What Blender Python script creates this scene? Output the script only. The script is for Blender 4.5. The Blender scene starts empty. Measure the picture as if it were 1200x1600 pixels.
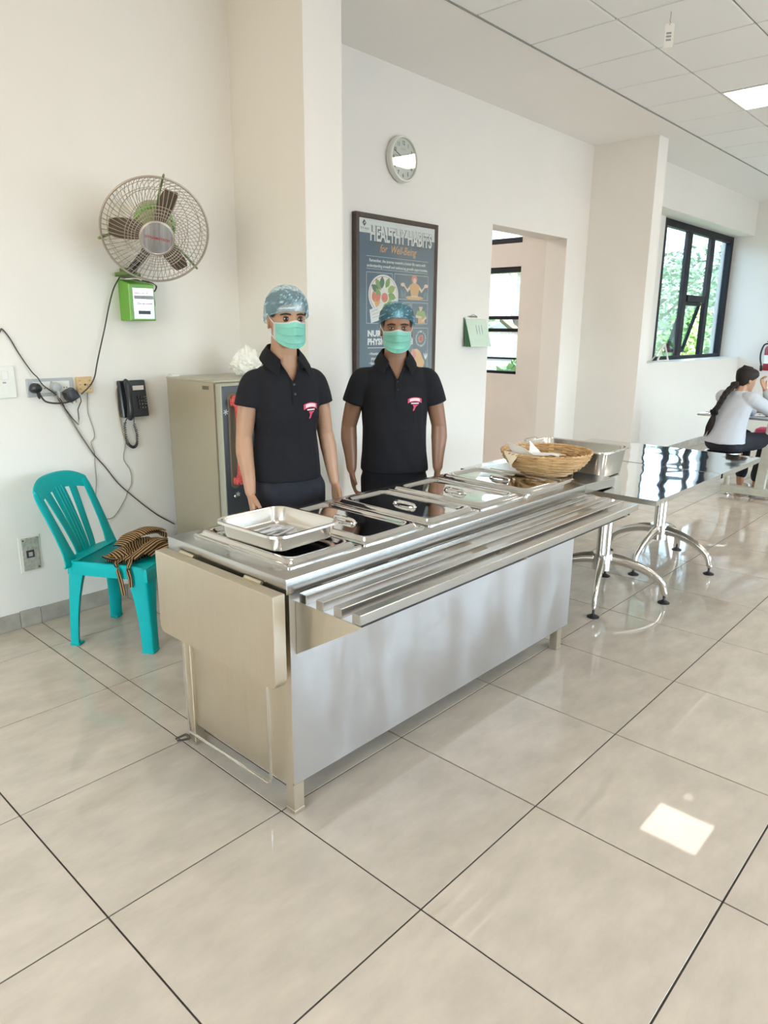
import bpy, bmesh, math, random
from mathutils import Vector, Matrix, Euler, noise
from mathutils.bvhtree import BVHTree
random.seed(11)
SC = bpy.context.scene
COL = SC.collection
PI = math.pi
V = Vector

# ---------------------------------------------------------------- camera
cam_d = bpy.data.cameras.new('camera')
cam = bpy.data.objects.new('camera', cam_d); COL.objects.link(cam)
cam_d.sensor_fit = 'VERTICAL'; cam_d.sensor_height = 24.0
cam_d.lens = 1106.245 / 1600 * 24.0
cam_d.clip_start = 0.05; cam_d.clip_end = 300
right = V((0.67858142, -0.73448221, 0.00794616))
down = V((-0.17884209, -0.17570377, -0.96806182))
fwd = V((0.71242035, 0.65548766, -0.25058565))
M = Matrix.Identity(4)
for i in range(3):
    M[i][0] = right[i]; M[i][1] = -down[i]; M[i][2] = -fwd[i]
M.translation = V((-1.26203758, -1.61111572, 1.54640824))
cam.matrix_world = M
SC.camera = cam
SC.view_settings.view_transform = 'Standard'
SC.view_settings.look = 'None'
SC.view_settings.exposure = 0.39
SC.view_settings.gamma = 1.0
SC.view_settings.use_curve_mapping = False
SC.cycles.use_denoising = True
SC.cycles.max_bounces = 10
SC.cycles.diffuse_bounces = 5
SC.cycles.transparent_max_bounces = 16
SC.cycles.caustics_reflective = False
SC.cycles.caustics_refractive = False
SC.cycles.sample_clamp_indirect = 6

# ---------------------------------------------------------------- world
wd = bpy.data.worlds.new('world'); SC.world = wd; wd.use_nodes = True
nt = wd.node_tree; nt.nodes.clear()
sky = nt.nodes.new('ShaderNodeTexSky'); sky.sky_type = 'NISHITA'
sky.sun_disc = False; sky.sun_elevation = math.radians(55); sky.sun_rotation = math.radians(200)
sky.air_density = 1.0; sky.dust_density = 4.0
hs = nt.nodes.new('ShaderNodeHueSaturation'); hs.inputs['Saturation'].default_value = 0.5
bg = nt.nodes.new('ShaderNodeBackground'); bg.inputs['Strength'].default_value = 2.3
wo = nt.nodes.new('ShaderNodeOutputWorld')
nt.links.new(sky.outputs[0], hs.inputs['Color'])
nt.links.new(hs.outputs[0], bg.inputs['Color']); nt.links.new(bg.outputs[0], wo.inputs['Surface'])

# sun outside (soft, high, comes from behind the building so no beam enters the hall)
sd = bpy.data.lights.new('sun', 'SUN'); sd.energy = 2.0; sd.angle = 0.05; sd.color = (1, 0.96, 0.88)
so = bpy.data.objects.new('sun', sd); COL.objects.link(so)
so.rotation_euler = (math.radians(25), math.radians(-20), 0)

def area(name, loc, rot, sx, sy, power, col):
    d = bpy.data.lights.new(name, 'AREA'); d.shape = 'RECTANGLE'; d.size = sx; d.size_y = sy
    d.energy = power; d.color = col
    o = bpy.data.objects.new(name, d); COL.objects.link(o); o.location = loc; o.rotation_euler = rot
    return o
# added lamps for daylight through assumed window bands of the front wall (y = -7), just outside the panes
DAY = (0.95, 0.93, 1.0)
for i, x in enumerate((0.6, 3.4, 6.2, 9.0)):
    area('window_daylight', (x, -7.25, 1.75), (math.radians(110), 0, 0), 2.2, 1.7, (72, 85, 72, 45)[i], DAY)
# daylight through the big window of the right bay
area('bay_window_daylight', (8.9, 2.75, 2.1), (math.radians(-80), 0, 0), 2.3, 1.6, 8, DAY)
# added warm fill lamp for the left side, set in an assumed wall opening
area('left_window_daylight', (-4.45, -1.2, 1.7), (math.radians(108), 0, math.radians(-90)), 3.2, 1.9, 84, (1.0, 0.80, 0.55))

LED_STRENGTH = 7.0
LED_COL = (1.0, 0.87, 0.75)

# ---------------------------------------------------------------- materials
MATS = {}
def pmat(name, col, rough=0.5, metal=0.0, var=0.0, vscale=8.0, bump=0.0, bscale=60.0, stretch=None,
         spec=0.5, coat=0.0, rvar=0.0, emit=None, estr=0.0, objvar=0.0, sss=0.0, sheen=0.0, col2=None, aniso=0.0, alpha=1.0):
    m = bpy.data.materials.new(name); m.use_nodes = True
    t = m.node_tree; n = t.nodes; b = n['Principled BSDF']
    b.inputs['Base Color'].default_value = (*col, 1)
    b.inputs['Roughness'].default_value = rough
    b.inputs['Metallic'].default_value = metal
    b.inputs['Specular IOR Level'].default_value = spec
    b.inputs['Coat Weight'].default_value = coat
    b.inputs['Alpha'].default_value = alpha
    if aniso: b.inputs['Anisotropic'].default_value = aniso
    if sheen: b.inputs['Sheen Weight'].default_value = sheen
    if sss:
        b.inputs['Subsurface Weight'].default_value = sss
        b.inputs['Subsurface Radius'].default_value = (0.012, 0.005, 0.003)
    if emit:
        b.inputs['Emission Color'].default_value = (*emit, 1); b.inputs['Emission Strength'].default_value = estr
    tc = n.new('ShaderNodeTexCoord'); mp = n.new('ShaderNodeMapping')
    t.links.new(tc.outputs['Object'], mp.inputs['Vector'])
    if stretch: mp.inputs['Scale'].default_value = stretch
    last = None
    if var or col2 or rvar:
        nz = n.new('ShaderNodeTexNoise'); nz.inputs['Scale'].default_value = vscale
        nz.inputs['Detail'].default_value = 6; nz.inputs['Roughness'].default_value = 0.6
        t.links.new(mp.outputs[0], nz.inputs['Vector'])
        if var or col2:
            r = n.new('ShaderNodeValToRGB')
            c2 = col2 if col2 else tuple(min(1, c * (1 + var)) for c in col)
            c1 = col if col2 else tuple(c * (1 - var) for c in col)
            r.color_ramp.elements[0].position = 0.35; r.color_ramp.elements[1].position = 0.65
            r.color_ramp.elements[0].color = (*c1, 1); r.color_ramp.elements[1].color = (*c2, 1)
            t.links.new(nz.outputs['Fac'], r.inputs['Fac']); last = r.outputs['Color']
        if rvar:
            mr = n.new('ShaderNodeMapRange'); mr.inputs['From Min'].default_value = 0.3; mr.inputs['From Max'].default_value = 0.7
            mr.inputs['To Min'].default_value = max(0.02, rough - rvar); mr.inputs['To Max'].default_value = rough + rvar
            t.links.new(nz.outputs['Fac'], mr.inputs['Value']); t.links.new(mr.outputs[0], b.inputs['Roughness'])
    if objvar:
        oi = n.new('ShaderNodeObjectInfo'); mr2 = n.new('ShaderNodeMapRange')
        mr2.inputs['To Min'].default_value = 1 - objvar; mr2.inputs['To Max'].default_value = 1 + objvar
        t.links.new(oi.outputs['Random'], mr2.inputs['Value'])
        h = n.new('ShaderNodeHueSaturation'); t.links.new(mr2.outputs[0], h.inputs['Value'])
        if last: t.links.new(last, h.inputs['Color'])
        else: h.inputs['Color'].default_value = (*col, 1)
        last = h.outputs['Color']
    if last: t.links.new(last, b.inputs['Base Color'])
    if bump:
        nb = n.new('ShaderNodeTexNoise'); nb.inputs['Scale'].default_value = bscale; nb.inputs['Detail'].default_value = 4
        t.links.new(mp.outputs[0], nb.inputs['Vector'])
        bp = n.new('ShaderNodeBump'); bp.inputs['Strength'].default_value = bump; bp.inputs['Distance'].default_value = 0.01
        t.links.new(nb.outputs['Fac'], bp.inputs['Height']); t.links.new(bp.outputs[0], b.inputs['Normal'])
    MATS[name] = m
    return m

WALL = pmat('wall_paint', (0.815, 0.785, 0.735), 0.55, var=0.015, vscale=1.4, bump=0.04, bscale=14)
PINKWALL = pmat('passage_paint', (0.76, 0.715, 0.66), 0.6, var=0.035, vscale=2.2, bump=0.05, bscale=10)
CEILM = pmat('ceiling_paint', (0.90, 0.88, 0.85), 0.6, var=0.01, vscale=1.0)
CPANEL = pmat('ceiling_panel_face', (0.90, 0.895, 0.885), 0.75, objvar=0.012, bump=0.03, bscale=200)
CGRID = pmat('ceiling_grid_metal', (0.27, 0.27, 0.265), 0.5)
GROUT = pmat('tile_grout', (0.045, 0.036, 0.028), 0.8, var=0.3, vscale=20)
TILE = pmat('floor_tile_glaze', (0.555, 0.475, 0.385), 0.035, var=0.09, vscale=5.0, stretch=(1, 2.0, 1), objvar=0.03, spec=0.55)
SKIRT = pmat('skirting_tile_glaze', (0.40, 0.37, 0.325), 0.25, var=0.16, vscale=7, objvar=0.06)
BLKFRAME = pmat('black_window_aluminium', (0.005, 0.007, 0.012), 0.5, spec=0.3)
STEEL = pmat('brushed_steel', (0.53, 0.525, 0.51), 0.24, 1.0, rvar=0.015, vscale=3, stretch=(1, 12, 12))
STEELV = pmat('satin_steel_panel', (0.59, 0.595, 0.605), 0.38, 1.0, rvar=0.10, vscale=4, stretch=(1.6, 1, 0.6), bump=0.05, bscale=3)
STEELEND = pmat('dull_steel_end', (0.66, 0.59, 0.475), 0.40, 1.0, rvar=0.08, vscale=9, stretch=(1, 4, 0.5), bump=0.02, bscale=5)
MIRROR = pmat('polished_steel', (0.74, 0.735, 0.72), 0.06, 1.0, rvar=0.02, vscale=6, bump=0.012, bscale=7)
TABLEM = pmat('polished_table_steel', (0.76, 0.76, 0.755), 0.05, 1.0, bump=0.035, bscale=4.5)
PANM = pmat('pan_steel', (0.74, 0.73, 0.70), 0.20, 1.0, rvar=0.06, vscale=12)
SPOONM = pmat('satin_spoon_steel', (0.84, 0.86, 0.90), 0.35, 0.45)
CHROME = pmat('tube_steel', (0.68, 0.665, 0.63), 0.16, 1.0)
BRASS = pmat('hinge_steel', (0.62, 0.56, 0.42), 0.35, 1.0)
RUBBER = pmat('black_rubber', (0.012, 0.012, 0.013), 0.5)
BLKPLASTIC = pmat('black_plastic', (0.016, 0.019, 0.024), 0.33, bump=0.02, bscale=300)
CABLE = pmat('cable_sheath_dark', (0.045, 0.038, 0.032), 0.5)
CABLEG = pmat('cable_sheath_grey', (0.30, 0.275, 0.24), 0.5)
CABLEB = pmat('cable_sheath_beige', (0.45, 0.36, 0.23), 0.5)
WHITEPL = pmat('white_plastic', (0.78, 0.775, 0.72), 0.35)
GREYPL = pmat('grey_plastic', (0.42, 0.44, 0.45), 0.4)
BEIGEPL = pmat('aged_beige_plastic', (0.66, 0.46, 0.23), 0.45, var=0.1, vscale=60)
TEAL = pmat('teal_plastic', (0.0, 0.40, 0.41), 0.32, spec=0.3, var=0.05, vscale=10, bump=0.02, bscale=90)
LIME = pmat('lime_green_metal', (0.16, 0.42, 0.045), 0.35)
SAGE = pmat('pale_green_metal', (0.36, 0.42, 0.17), 0.4)
GREENB = pmat('green_arm_metal', (0.15, 0.22, 0.075), 0.4)
TAUPE = pmat('fan_blade_metal', (0.22, 0.17, 0.12), 0.35, var=0.08, vscale=14)
WIRE = pmat('fan_wire', (0.42, 0.36, 0.30), 0.4, 0.4)
SILVER = pmat('silver_label', (0.55, 0.55, 0.56), 0.28, 0.7, var=0.25, vscale=9, stretch=(6, 0.4, 0.4))
RED = pmat('red_print', (0.50, 0.05, 0.07), 0.5)
DARKPRINT = pmat('dark_print', (0.05, 0.055, 0.06), 0.6)
GREYPRINT = pmat('grey_print', (0.33, 0.35, 0.36), 0.6)
FRIDGE = pmat('fridge_olive_body', (0.365, 0.305, 0.215), 0.16, var=0.03, vscale=3)
FRDOOR = pmat('fridge_door_front', (0.075, 0.085, 0.095), 0.30, 0.3)
FREDGE = pmat('fridge_door_edge', (0.40, 0.38, 0.29), 0.35)
GASKET = pmat('fridge_gasket', (0.16, 0.13, 0.09), 0.6)
RED_KNIT = pmat('red_crochet', (0.55, 0.03, 0.03), 0.8, col2=(0.72, 0.16, 0.13), vscale=130, bump=0.6, bscale=150)
BAGW = pmat('white_bag_film', (0.82, 0.80, 0.74), 0.45, bump=0.4, bscale=40)
TISSUE = pmat('white_tissue', (0.85, 0.83, 0.80), 0.85, bump=0.15, bscale=90)
TISSUEB = pmat('cream_tissue', (0.80, 0.68, 0.50), 0.85, bump=0.15, bscale=90)
BAMBOO = pmat('bamboo_strand', (0.40, 0.21, 0.08), 0.55, col2=(0.72, 0.47, 0.23), vscale=14, stretch=(1, 1, 9))
BAMBOOL = pmat('bamboo_stake', (0.66, 0.42, 0.18), 0.5, var=0.12, vscale=30)
POSTERB = pmat('poster_blue', (0.045, 0.10, 0.16), 0.35)
PAPERW = pmat('poster_white', (0.78, 0.80, 0.80), 0.3)
FRAMEW = pmat('dark_wood_frame', (0.060, 0.038, 0.028), 0.3, var=0.2, vscale=20)
def flat(name, c): return pmat(name, c, 0.45)
ORANGE = flat('print_orange', (0.78, 0.40, 0.13)); PEACH = flat('print_peach', (0.82, 0.62, 0.50)); CORAL = flat('print_coral', (0.72, 0.19, 0.13))
LEAFG = flat('print_leaf_green', (0.20, 0.33, 0.09)); DKGREEN = flat('print_dark_green', (0.04, 0.14, 0.07)); OLIVE = flat('print_olive', (0.33, 0.44, 0.10))
TEALP = flat('print_teal', (0.10, 0.22, 0.24)); LINE = flat('print_line', (0.55, 0.60, 0.63)); PALE = flat('print_pale', (0.85, 0.82, 0.77))
CALG = pmat('calendar_paper', (0.60, 0.72, 0.60), 0.6, var=0.03, vscale=30)
CALD = pmat('calendar_green', (0.20, 0.42, 0.22), 0.6)
CLOCKRIM = pmat('clock_rim_silver', (0.72, 0.72, 0.67), 0.35, 0.3)
CLOCKFACE = pmat('clock_face', (0.74, 0.75, 0.70), 0.5)
SKIN1 = pmat('skin_tan', (0.44, 0.245, 0.15), 0.45, var=0.05, vscale=14, sss=0.12)
SKIN2 = pmat('skin_brown', (0.285, 0.145, 0.085), 0.42, var=0.06, vscale=14, sss=0.10)
SKIN3 = pmat('skin_light_brown', (0.46, 0.25, 0.15), 0.45, var=0.05, vscale=14, sss=0.1)
BLACKF = pmat('black_polo_knit', (0.0105, 0.0105, 0.014), 0.9, bump=0.25, bscale=380, spec=0.3)
BLACKC = pmat('black_collar_knit', (0.009, 0.009, 0.012), 0.9, spec=0.3, bump=0.3, bscale=420)
NAVYF = pmat('dark_trouser_cloth', (0.011, 0.012, 0.019), 0.85, bump=0.2, bscale=300)
SHOE = pmat('black_shoe', (0.012, 0.011, 0.011), 0.35)
HAIR = pmat('black_hair', (0.010, 0.008, 0.007), 0.45, bump=0.5, bscale=60, stretch=(8, 8, 1))
HAIRB = pmat('brown_black_hair', (0.008, 0.005, 0.004), 0.42, spec=0.3, col2=(0.022, 0.011, 0.007), vscale=60, stretch=(6, 6, 1), bump=0.5, bscale=90)
MASKG = pmat('green_mask_fabric', (0.42, 0.90, 0.79), 0.75, var=0.05, vscale=20, bump=0.1, bscale=200)
MASKW = pmat('white_mask_fabric', (0.82, 0.86, 0.86), 0.75)
EYEW = pmat('eye_white', (0.86, 0.83, 0.80), 0.2)
IRIS = pmat('dark_iris', (0.012, 0.007, 0.005), 0.12)
BROW = pmat('eyebrow_hair', (0.016, 0.010, 0.008), 0.7)
SHIRTB = pmat('pale_blue_shirt', (0.50, 0.52, 0.56), 0.8, bump=0.15, bscale=160)
PINK = pmat('pink_pouch', (0.62, 0.06, 0.14), 0.5)
EXTRED = pmat('extinguisher_red', (0.28, 0.012, 0.03), 0.3)
PAINTBEAM = pmat('cream_painted_steel', (0.50, 0.48, 0.40), 0.4, var=0.08, vscale=15)
LEAF = pmat('tree_leaf', (0.10, 0.185, 0.095), 0.6, col2=(0.20, 0.31, 0.15), vscale=1.3)
LEAF2 = pmat('bush_leaf', (0.12, 0.24, 0.07), 0.6, col2=(0.26, 0.40, 0.13), vscale=1.3)
BARK = pmat('tree_bark', (0.12, 0.09, 0.065), 0.9, var=0.3, vscale=12)
SOIL = pmat('outside_ground', (0.20, 0.25, 0.10), 0.9, var=0.25, vscale=1.5)
LOGOR = pmat('emblem_red', (0.62, 0.05, 0.12), 0.6); LOGOW = pmat('emblem_pink_white', (0.85, 0.66, 0.68), 0.6)
LEDM = pmat('led_diffuser', (0.9, 0.9, 0.85), 0.6, emit=LED_COL, estr=LED_STRENGTH)
PASSFILL = pmat('passage_led_diffuser', (0.9, 0.9, 0.85), 0.6, emit=(1.0, 0.90, 0.84), estr=17.0)  # glow of the added fill lamp in the passage
INDIC = pmat('indicator_lens', (0.9, 0.85, 0.8), 0.6, emit=(1.0, 0.85, 0.70), estr=3.0)

def thin_glass(name, tint, gloss=0.08, frost=0.0, fres=0.5):
    m = bpy.data.materials.new(name); m.use_nodes = True
    t = m.node_tree; n = t.nodes; n.clear()
    out = n.new('ShaderNodeOutputMaterial'); tr = n.new('ShaderNodeBsdfTransparent'); tr.inputs['Color'].default_value = (*tint, 1)
    gl = n.new('ShaderNodeBsdfGlossy'); gl.inputs['Roughness'].default_value = 0.02
    lw = n.new('ShaderNodeLayerWeight'); lw.inputs['Blend'].default_value = 0.25
    mul = n.new('ShaderNodeMath'); mul.operation = 'MULTIPLY_ADD'; mul.inputs[1].default_value = fres; mul.inputs[2].default_value = gloss
    t.links.new(lw.outputs['Fresnel'], mul.inputs[0])
    mx = n.new('ShaderNodeMixShader'); t.links.new(mul.outputs[0], mx.inputs['Fac'])
    src = tr.outputs[0]
    if frost:
        tl = n.new('ShaderNodeBsdfTranslucent'); tl.inputs['Color'].default_value = (0.95, 0.97, 1, 1)
        vo = n.new('ShaderNodeTexVoronoi'); vo.inputs['Scale'].default_value = 45
        tc = n.new('ShaderNodeTexCoord'); t.links.new(tc.outputs['Object'], vo.inputs['Vector'])
        mr = n.new('ShaderNodeMapRange'); mr.inputs['From Max'].default_value = 0.6; mr.inputs['To Min'].default_value = frost; mr.inputs['To Max'].default_value = frost * 0.55
        t.links.new(vo.outputs['Distance'], mr.inputs['Value'])
        m2 = n.new('ShaderNodeMixShader'); t.links.new(mr.outputs[0], m2.inputs['Fac'])
        t.links.new(tr.outputs[0], m2.inputs[1]); t.links.new(tl.outputs[0], m2.inputs[2]); src = m2.outputs[0]
    t.links.new(src, mx.inputs[1]); t.links.new(gl.outputs[0], mx.inputs[2]); t.links.new(mx.outputs[0], out.inputs['Surface'])
    return m
GLASS = thin_glass('window_glass', (0.80, 0.92, 0.98))
FROST = thin_glass('textured_glass', (0.95, 0.97, 0.99), frost=0.75)
CLOCKGL = thin_glass('clock_glass', (0.97, 0.98, 0.97), gloss=0.02, fres=0.22)

def net_mat(name, col, line, dens):
    """blue non-woven cap: partly see-through, pleats gathered towards the front"""
    m = bpy.data.materials.new(name); m.use_nodes = True
    t = m.node_tree; n = t.nodes; b = n['Principled BSDF']; out = n['Material Output']
    b.inputs['Base Color'].default_value = (*col, 1); b.inputs['Roughness'].default_value = 0.8; b.inputs['Specular IOR Level'].default_value = 0.15
    tc = n.new('ShaderNodeTexCoord'); nz = n.new('ShaderNodeTexNoise'); nz.inputs['Scale'].default_value = 70; nz.inputs['Detail'].default_value = 3
    t.links.new(tc.outputs['Object'], nz.inputs['Vector'])
    at = n.new('ShaderNodeAttribute'); at.attribute_name = 'pleat'
    mr = n.new('ShaderNodeMapRange'); mr.inputs['From Min'].default_value = 0.35; mr.inputs['From Max'].default_value = 0.65
    mr.inputs['To Min'].default_value = dens - 0.05; mr.inputs['To Max'].default_value = dens + 0.06
    t.links.new(nz.outputs['Fac'], mr.inputs['Value'])
    ad = n.new('ShaderNodeMath'); ad.operation = 'ADD'; ad.use_clamp = True
    mu = n.new('ShaderNodeMath'); mu.operation = 'MULTIPLY'; mu.inputs[1].default_value = 0.55
    t.links.new(at.outputs['Fac'], mu.inputs[0]); t.links.new(mr.outputs[0], ad.inputs[0]); t.links.new(mu.outputs[0], ad.inputs[1])
    mc = n.new('ShaderNodeMix'); mc.data_type = 'RGBA'; mc.inputs['A'].default_value = (*col, 1); mc.inputs['B'].default_value = (*line, 1)
    t.links.new(at.outputs['Fac'], mc.inputs['Factor']); t.links.new(mc.outputs['Result'], b.inputs['Base Color'])
    tr = n.new('ShaderNodeBsdfTransparent'); tr.inputs['Color'].default_value = (0.93, 0.97, 1, 1)
    mx = n.new('ShaderNodeMixShader')
    t.links.new(ad.outputs[0], mx.inputs['Fac']); t.links.new(tr.outputs[0], mx.inputs[1]); t.links.new(b.outputs[0], mx.inputs[2])
    t.links.new(mx.outputs[0], out.inputs['Surface'])
    return m
NET1 = net_mat('pale_blue_net', (0.42, 0.66, 0.76), (0.78, 0.93, 1.0), 0.30)
NET2 = net_mat('blue_net', (0.16, 0.42, 0.55), (0.42, 0.76, 0.90), 0.30)

def stripe_mat():
    m = bpy.data.materials.new('striped_cloth'); m.use_nodes = True
    t = m.node_tree; n = t.nodes; b = n['Principled BSDF']; b.inputs['Roughness'].default_value = 0.85
    uv = n.new('ShaderNodeUVMap'); sx = n.new('ShaderNodeSeparateXYZ'); t.links.new(uv.outputs[0], sx.inputs[0])
    mu = n.new('ShaderNodeMath'); mu.operation = 'FRACT'; t.links.new(sx.outputs['X'], mu.inputs[0])
    r = n.new('ShaderNodeValToRGB'); r.color_ramp.interpolation = 'CONSTANT'
    r.color_ramp.elements[0].color = (0.014, 0.010, 0.008, 1); r.color_ramp.elements[1].position = 0.62; r.color_ramp.elements[1].color = (0.50, 0.29, 0.10, 1)
    t.links.new(mu.outputs[0], r.inputs['Fac']); t.links.new(r.outputs[0], b.inputs['Base Color'])
    return m
STRIPE = stripe_mat()

# ---------------------------------------------------------------- mesh helpers
def merge(bm, tmp, mat=None):
    me = bpy.data.meshes.new('tmp'); tmp.to_mesh(me); tmp.free()
    if mat is not None: me.transform(mat)
    bm.from_mesh(me); bpy.data.meshes.remove(me)
def box(bm, x0, x1, y0, y1, z0, z1, bev=0.0, seg=1, mat=None):
    t = bmesh.new(); bmesh.ops.create_cube(t, size=1)
    for v in t.verts:
        v.co = V((x0 + (v.co.x + .5) * (x1 - x0), y0 + (v.co.y + .5) * (y1 - y0), z0 + (v.co.z + .5) * (z1 - z0)))
    if bev > 0: bmesh.ops.bevel(t, geom=list(t.edges), offset=bev, segments=seg, affect='EDGES', profile=0.5)
    bmesh.ops.recalc_face_normals(t, faces=t.faces)
    merge(bm, t, mat); return bm
def loft(bm, rings, closed=True, cap=True):
    vs = [[bm.verts.new(p) for p in r] for r in rings]
    n = len(vs[0])
    for a, b in zip(vs[:-1], vs[1:]):
        for i in range(n if closed else n - 1):
            j = (i + 1) % n
            try: bm.faces.new((a[i], a[j], b[j], b[i]))
            except ValueError: pass
    if cap and closed:
        bm.faces.new(list(reversed(vs[0]))); bm.faces.new(vs[-1])
    return vs
def cr(pts, n):
    """Catmull-Rom through the points, n steps a span"""
    pts = [V(p) for p in pts]
    if n <= 1 or len(pts) < 3: return pts
    out = []
    P = [pts[0] * 2 - pts[1]] + pts + [pts[-1] * 2 - pts[-2]]
    for i in range(1, len(P) - 2):
        for k in range(n):
            t = k / n
            a, b, c, d = P[i - 1], P[i], P[i + 1], P[i + 2]
            out.append(0.5 * ((2 * b) + (c - a) * t + (2 * a - 5 * b + 4 * c - d) * t * t + (3 * b - a - 3 * c + d) * t ** 3))
    out.append(pts[-1]); return out
def lerp_list(r, n):
    if n <= 1: return list(r)
    out = []
    for a, b in zip(r[:-1], r[1:]):
        for k in range(n): out.append(a + (b - a) * k / n)
    out.append(r[-1]); return out
def frames(pts):
    tang = []
    for i in range(len(pts)):
        a = pts[max(0, i - 1)]; b = pts[min(len(pts) - 1, i + 1)]
        d = b - a; tang.append(d.normalized() if d.length > 1e-9 else V((0, 0, 1)))
    up = V((0, 0, 1)) if abs(tang[0].z) < 0.9 else V((1, 0, 0))
    nrm = (up - tang[0] * up.dot(tang[0])).normalized(); fr = []
    for t in tang:
        nrm = (nrm - t * nrm.dot(t)).normalized(); fr.append((t, nrm, t.cross(nrm)))
    return fr
def tube(bm, pts, r, seg=8, n=1, closed=False, round_ends=False, flat=None):
    pts2 = cr(pts, n)
    rr = lerp_list(r, n) if isinstance(r, (list, tuple)) else [r] * len(pts2)
    if len(rr) != len(pts2): rr = [rr[0]] * len(pts2)
    fr = frames(pts2)
    if round_ends:
        ext0 = []
        for f, s in ((0.98, 0.2), (0.7, 0.7)): ext0.append((pts2[0] - fr[0][0] * rr[0] * f, rr[0] * s, fr[0]))
        ext1 = []
        for f, s in ((0.7, 0.7), (0.98, 0.2)): ext1.append((pts2[-1] + fr[-1][0] * rr[-1] * f, rr[-1] * s, fr[-1]))
        seq = ext0 + list(zip(pts2, rr, fr)) + ext1
    else: seq = list(zip(pts2, rr, fr))
    rings = []
    for p, rad, (t, a, b) in seq:
        fl = flat or 1.0
        rings.append([p + a * (math.cos(2 * PI * k / seg) * rad) + b * (math.sin(2 * PI * k / seg) * rad * fl) for k in range(seg)])
    if closed:
        rings.append(rings[0]); loft_closed(bm, rings[:-1])
    else: loft(bm, rings)
    return bm
def loft_closed(bm, rings):
    vs = [[bm.verts.new(p) for p in r] for r in rings]; n = len(vs[0])
    for q in range(len(vs)):
        a, b = vs[q], vs[(q + 1) % len(vs)]
        for i in range(n):
            j = (i + 1) % n
            try: bm.faces.new((a[i], a[j], b[j], b[i]))
            except ValueError: pass
def cyl(bm, p0, p1, r0, r1=None, seg=16):
    r1 = r0 if r1 is None else r1
    return tube(bm, [p0, p1], [r0, r1], seg)
def lathe(bm, prof, seg=32, mat=None, capends=True):
    t = bmesh.new()
    rings = [[V((r * math.cos(2 * PI * k / seg), r * math.sin(2 * PI * k / seg), z)) for k in range(seg)] for r, z in prof]
    loft(t, rings, cap=capends)
    merge(bm, t, mat); return bm
def ellipsoid(bm, c, r, mat=None, seg=16, rings=10):
    t = bmesh.new(); bmesh.ops.create_uvsphere(t, u_segments=seg, v_segments=rings, radius=1)
    for v in t.verts: v.co = V((v.co.x * r[0], v.co.y * r[1], v.co.z * r[2]))
    if mat is not None: bmesh.ops.transform(t, matrix=mat, verts=t.verts)
    for v in t.verts: v.co += V(c)
    merge(bm, t); return bm
def rrect(x0, x1, y0, y1, rad, z, n=5):
    out = []
    for cx, cy, a0 in ((x1 - rad, y1 - rad, 0), (x0 + rad, y1 - rad, 90), (x0 + rad, y0 + rad, 180), (x1 - rad, y0 + rad, 270)):
        for k in range(n + 1):
            a = math.radians(a0 + 90 * k / n); out.append(V((cx + rad * math.cos(a), cy + rad * math.sin(a), z)))
    return out
def prism(bm, pts, axis, a0, a1, bev=0):
    """polygon pts (2D in the two other axes, in x,y,z order) extruded along axis"""
    t = bmesh.new()
    def mk(p, a):
        if axis == 0: return V((a, p[0], p[1]))
        if axis == 1: return V((p[0], a, p[1]))
        return V((p[0], p[1], a))
    loft(t, [[mk(p, a0) for p in pts], [mk(p, a1) for p in pts]])
    bmesh.ops.recalc_face_normals(t, faces=t.faces)
    if bev: bmesh.ops.bevel(t, geom=list(t.edges), offset=bev, segments=1, affect='EDGES')
    merge(bm, t); return bm
def NB(): return bmesh.new()

def basis(root):
    return Matrix.LocRotScale(root.location, root.rotation_euler, None)
def wmat(p):
    if p.parent is None: return basis(p)
    return wmat(p.parent) @ p.matrix_parent_inverse @ basis(p)
def obj(name, bm, mat, parent=None, smooth=True, world=False, angle=35):
    me = bpy.data.meshes.new(name); bmesh.ops.recalc_face_normals(bm, faces=bm.faces) if len(bm.faces) < 200000 else None
    bm.to_mesh(me); bm.free()
    return link(name, me, mat, parent, smooth, world, angle)
def link(name, me, mat, parent=None, smooth=True, world=False, angle=35):
    o = bpy.data.objects.new(name, me); COL.objects.link(o)
    for m in (mat if isinstance(mat, (list, tuple)) else [mat]): me.materials.append(m)
    if smooth:
        me.polygons.foreach_set('use_smooth', [True] * len(me.polygons))
        try: me.set_sharp_from_angle(angle=math.radians(angle))
        except Exception: pass
    if parent is not None:
        o.parent = parent
        if world:
            mw = wmat(parent)
            o.matrix_parent_inverse = mw.inverted()
    return o
def tag(o, label, cat, group=None):
    o['label'] = label; o['category'] = cat
    if group: o['group'] = group
    return o
def thing(name, label, cat, loc=(0, 0, 0), rz=0.0, group=None):
    o = bpy.data.objects.new(name, None); COL.objects.link(o); o.empty_display_size = 0.1
    o.location = loc; o.rotation_euler = (0, 0, rz)
    return tag(o, label, cat, group)
def structure(o): o['kind'] = 'structure'; return o
def copy_tree(o, parent=None):
    c = o.copy(); COL.objects.link(c)
    if parent is not None: c.parent = parent
    for ch in list(o.children): copy_tree(ch, c)
    return c
def text_mesh(body, size, mat_rot, align='LEFT', extrude=0.0, sx=1.0, bold=0.0, shear=0.0):
    cu = bpy.data.curves.new('lettering', 'FONT'); cu.body = body; cu.size = size; cu.align_x = align
    cu.extrude = extrude; cu.offset = bold; cu.resolution_u = 2; cu.shear = shear
    o = bpy.data.objects.new('lettering_tmp', cu)
    me = bpy.data.meshes.new_from_object(o)
    bpy.data.objects.remove(o); bpy.data.curves.remove(cu)
    me.transform(Matrix.Diagonal((sx, 1, 1, 1))); me.transform(mat_rot)
    return me
WALLTXT = Matrix.Rotation(PI / 2, 4, 'X')      # text plane XY -> XZ, facing -y

YW = 2.145       # back wall plane
HC = 3.34        # ceiling height
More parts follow.
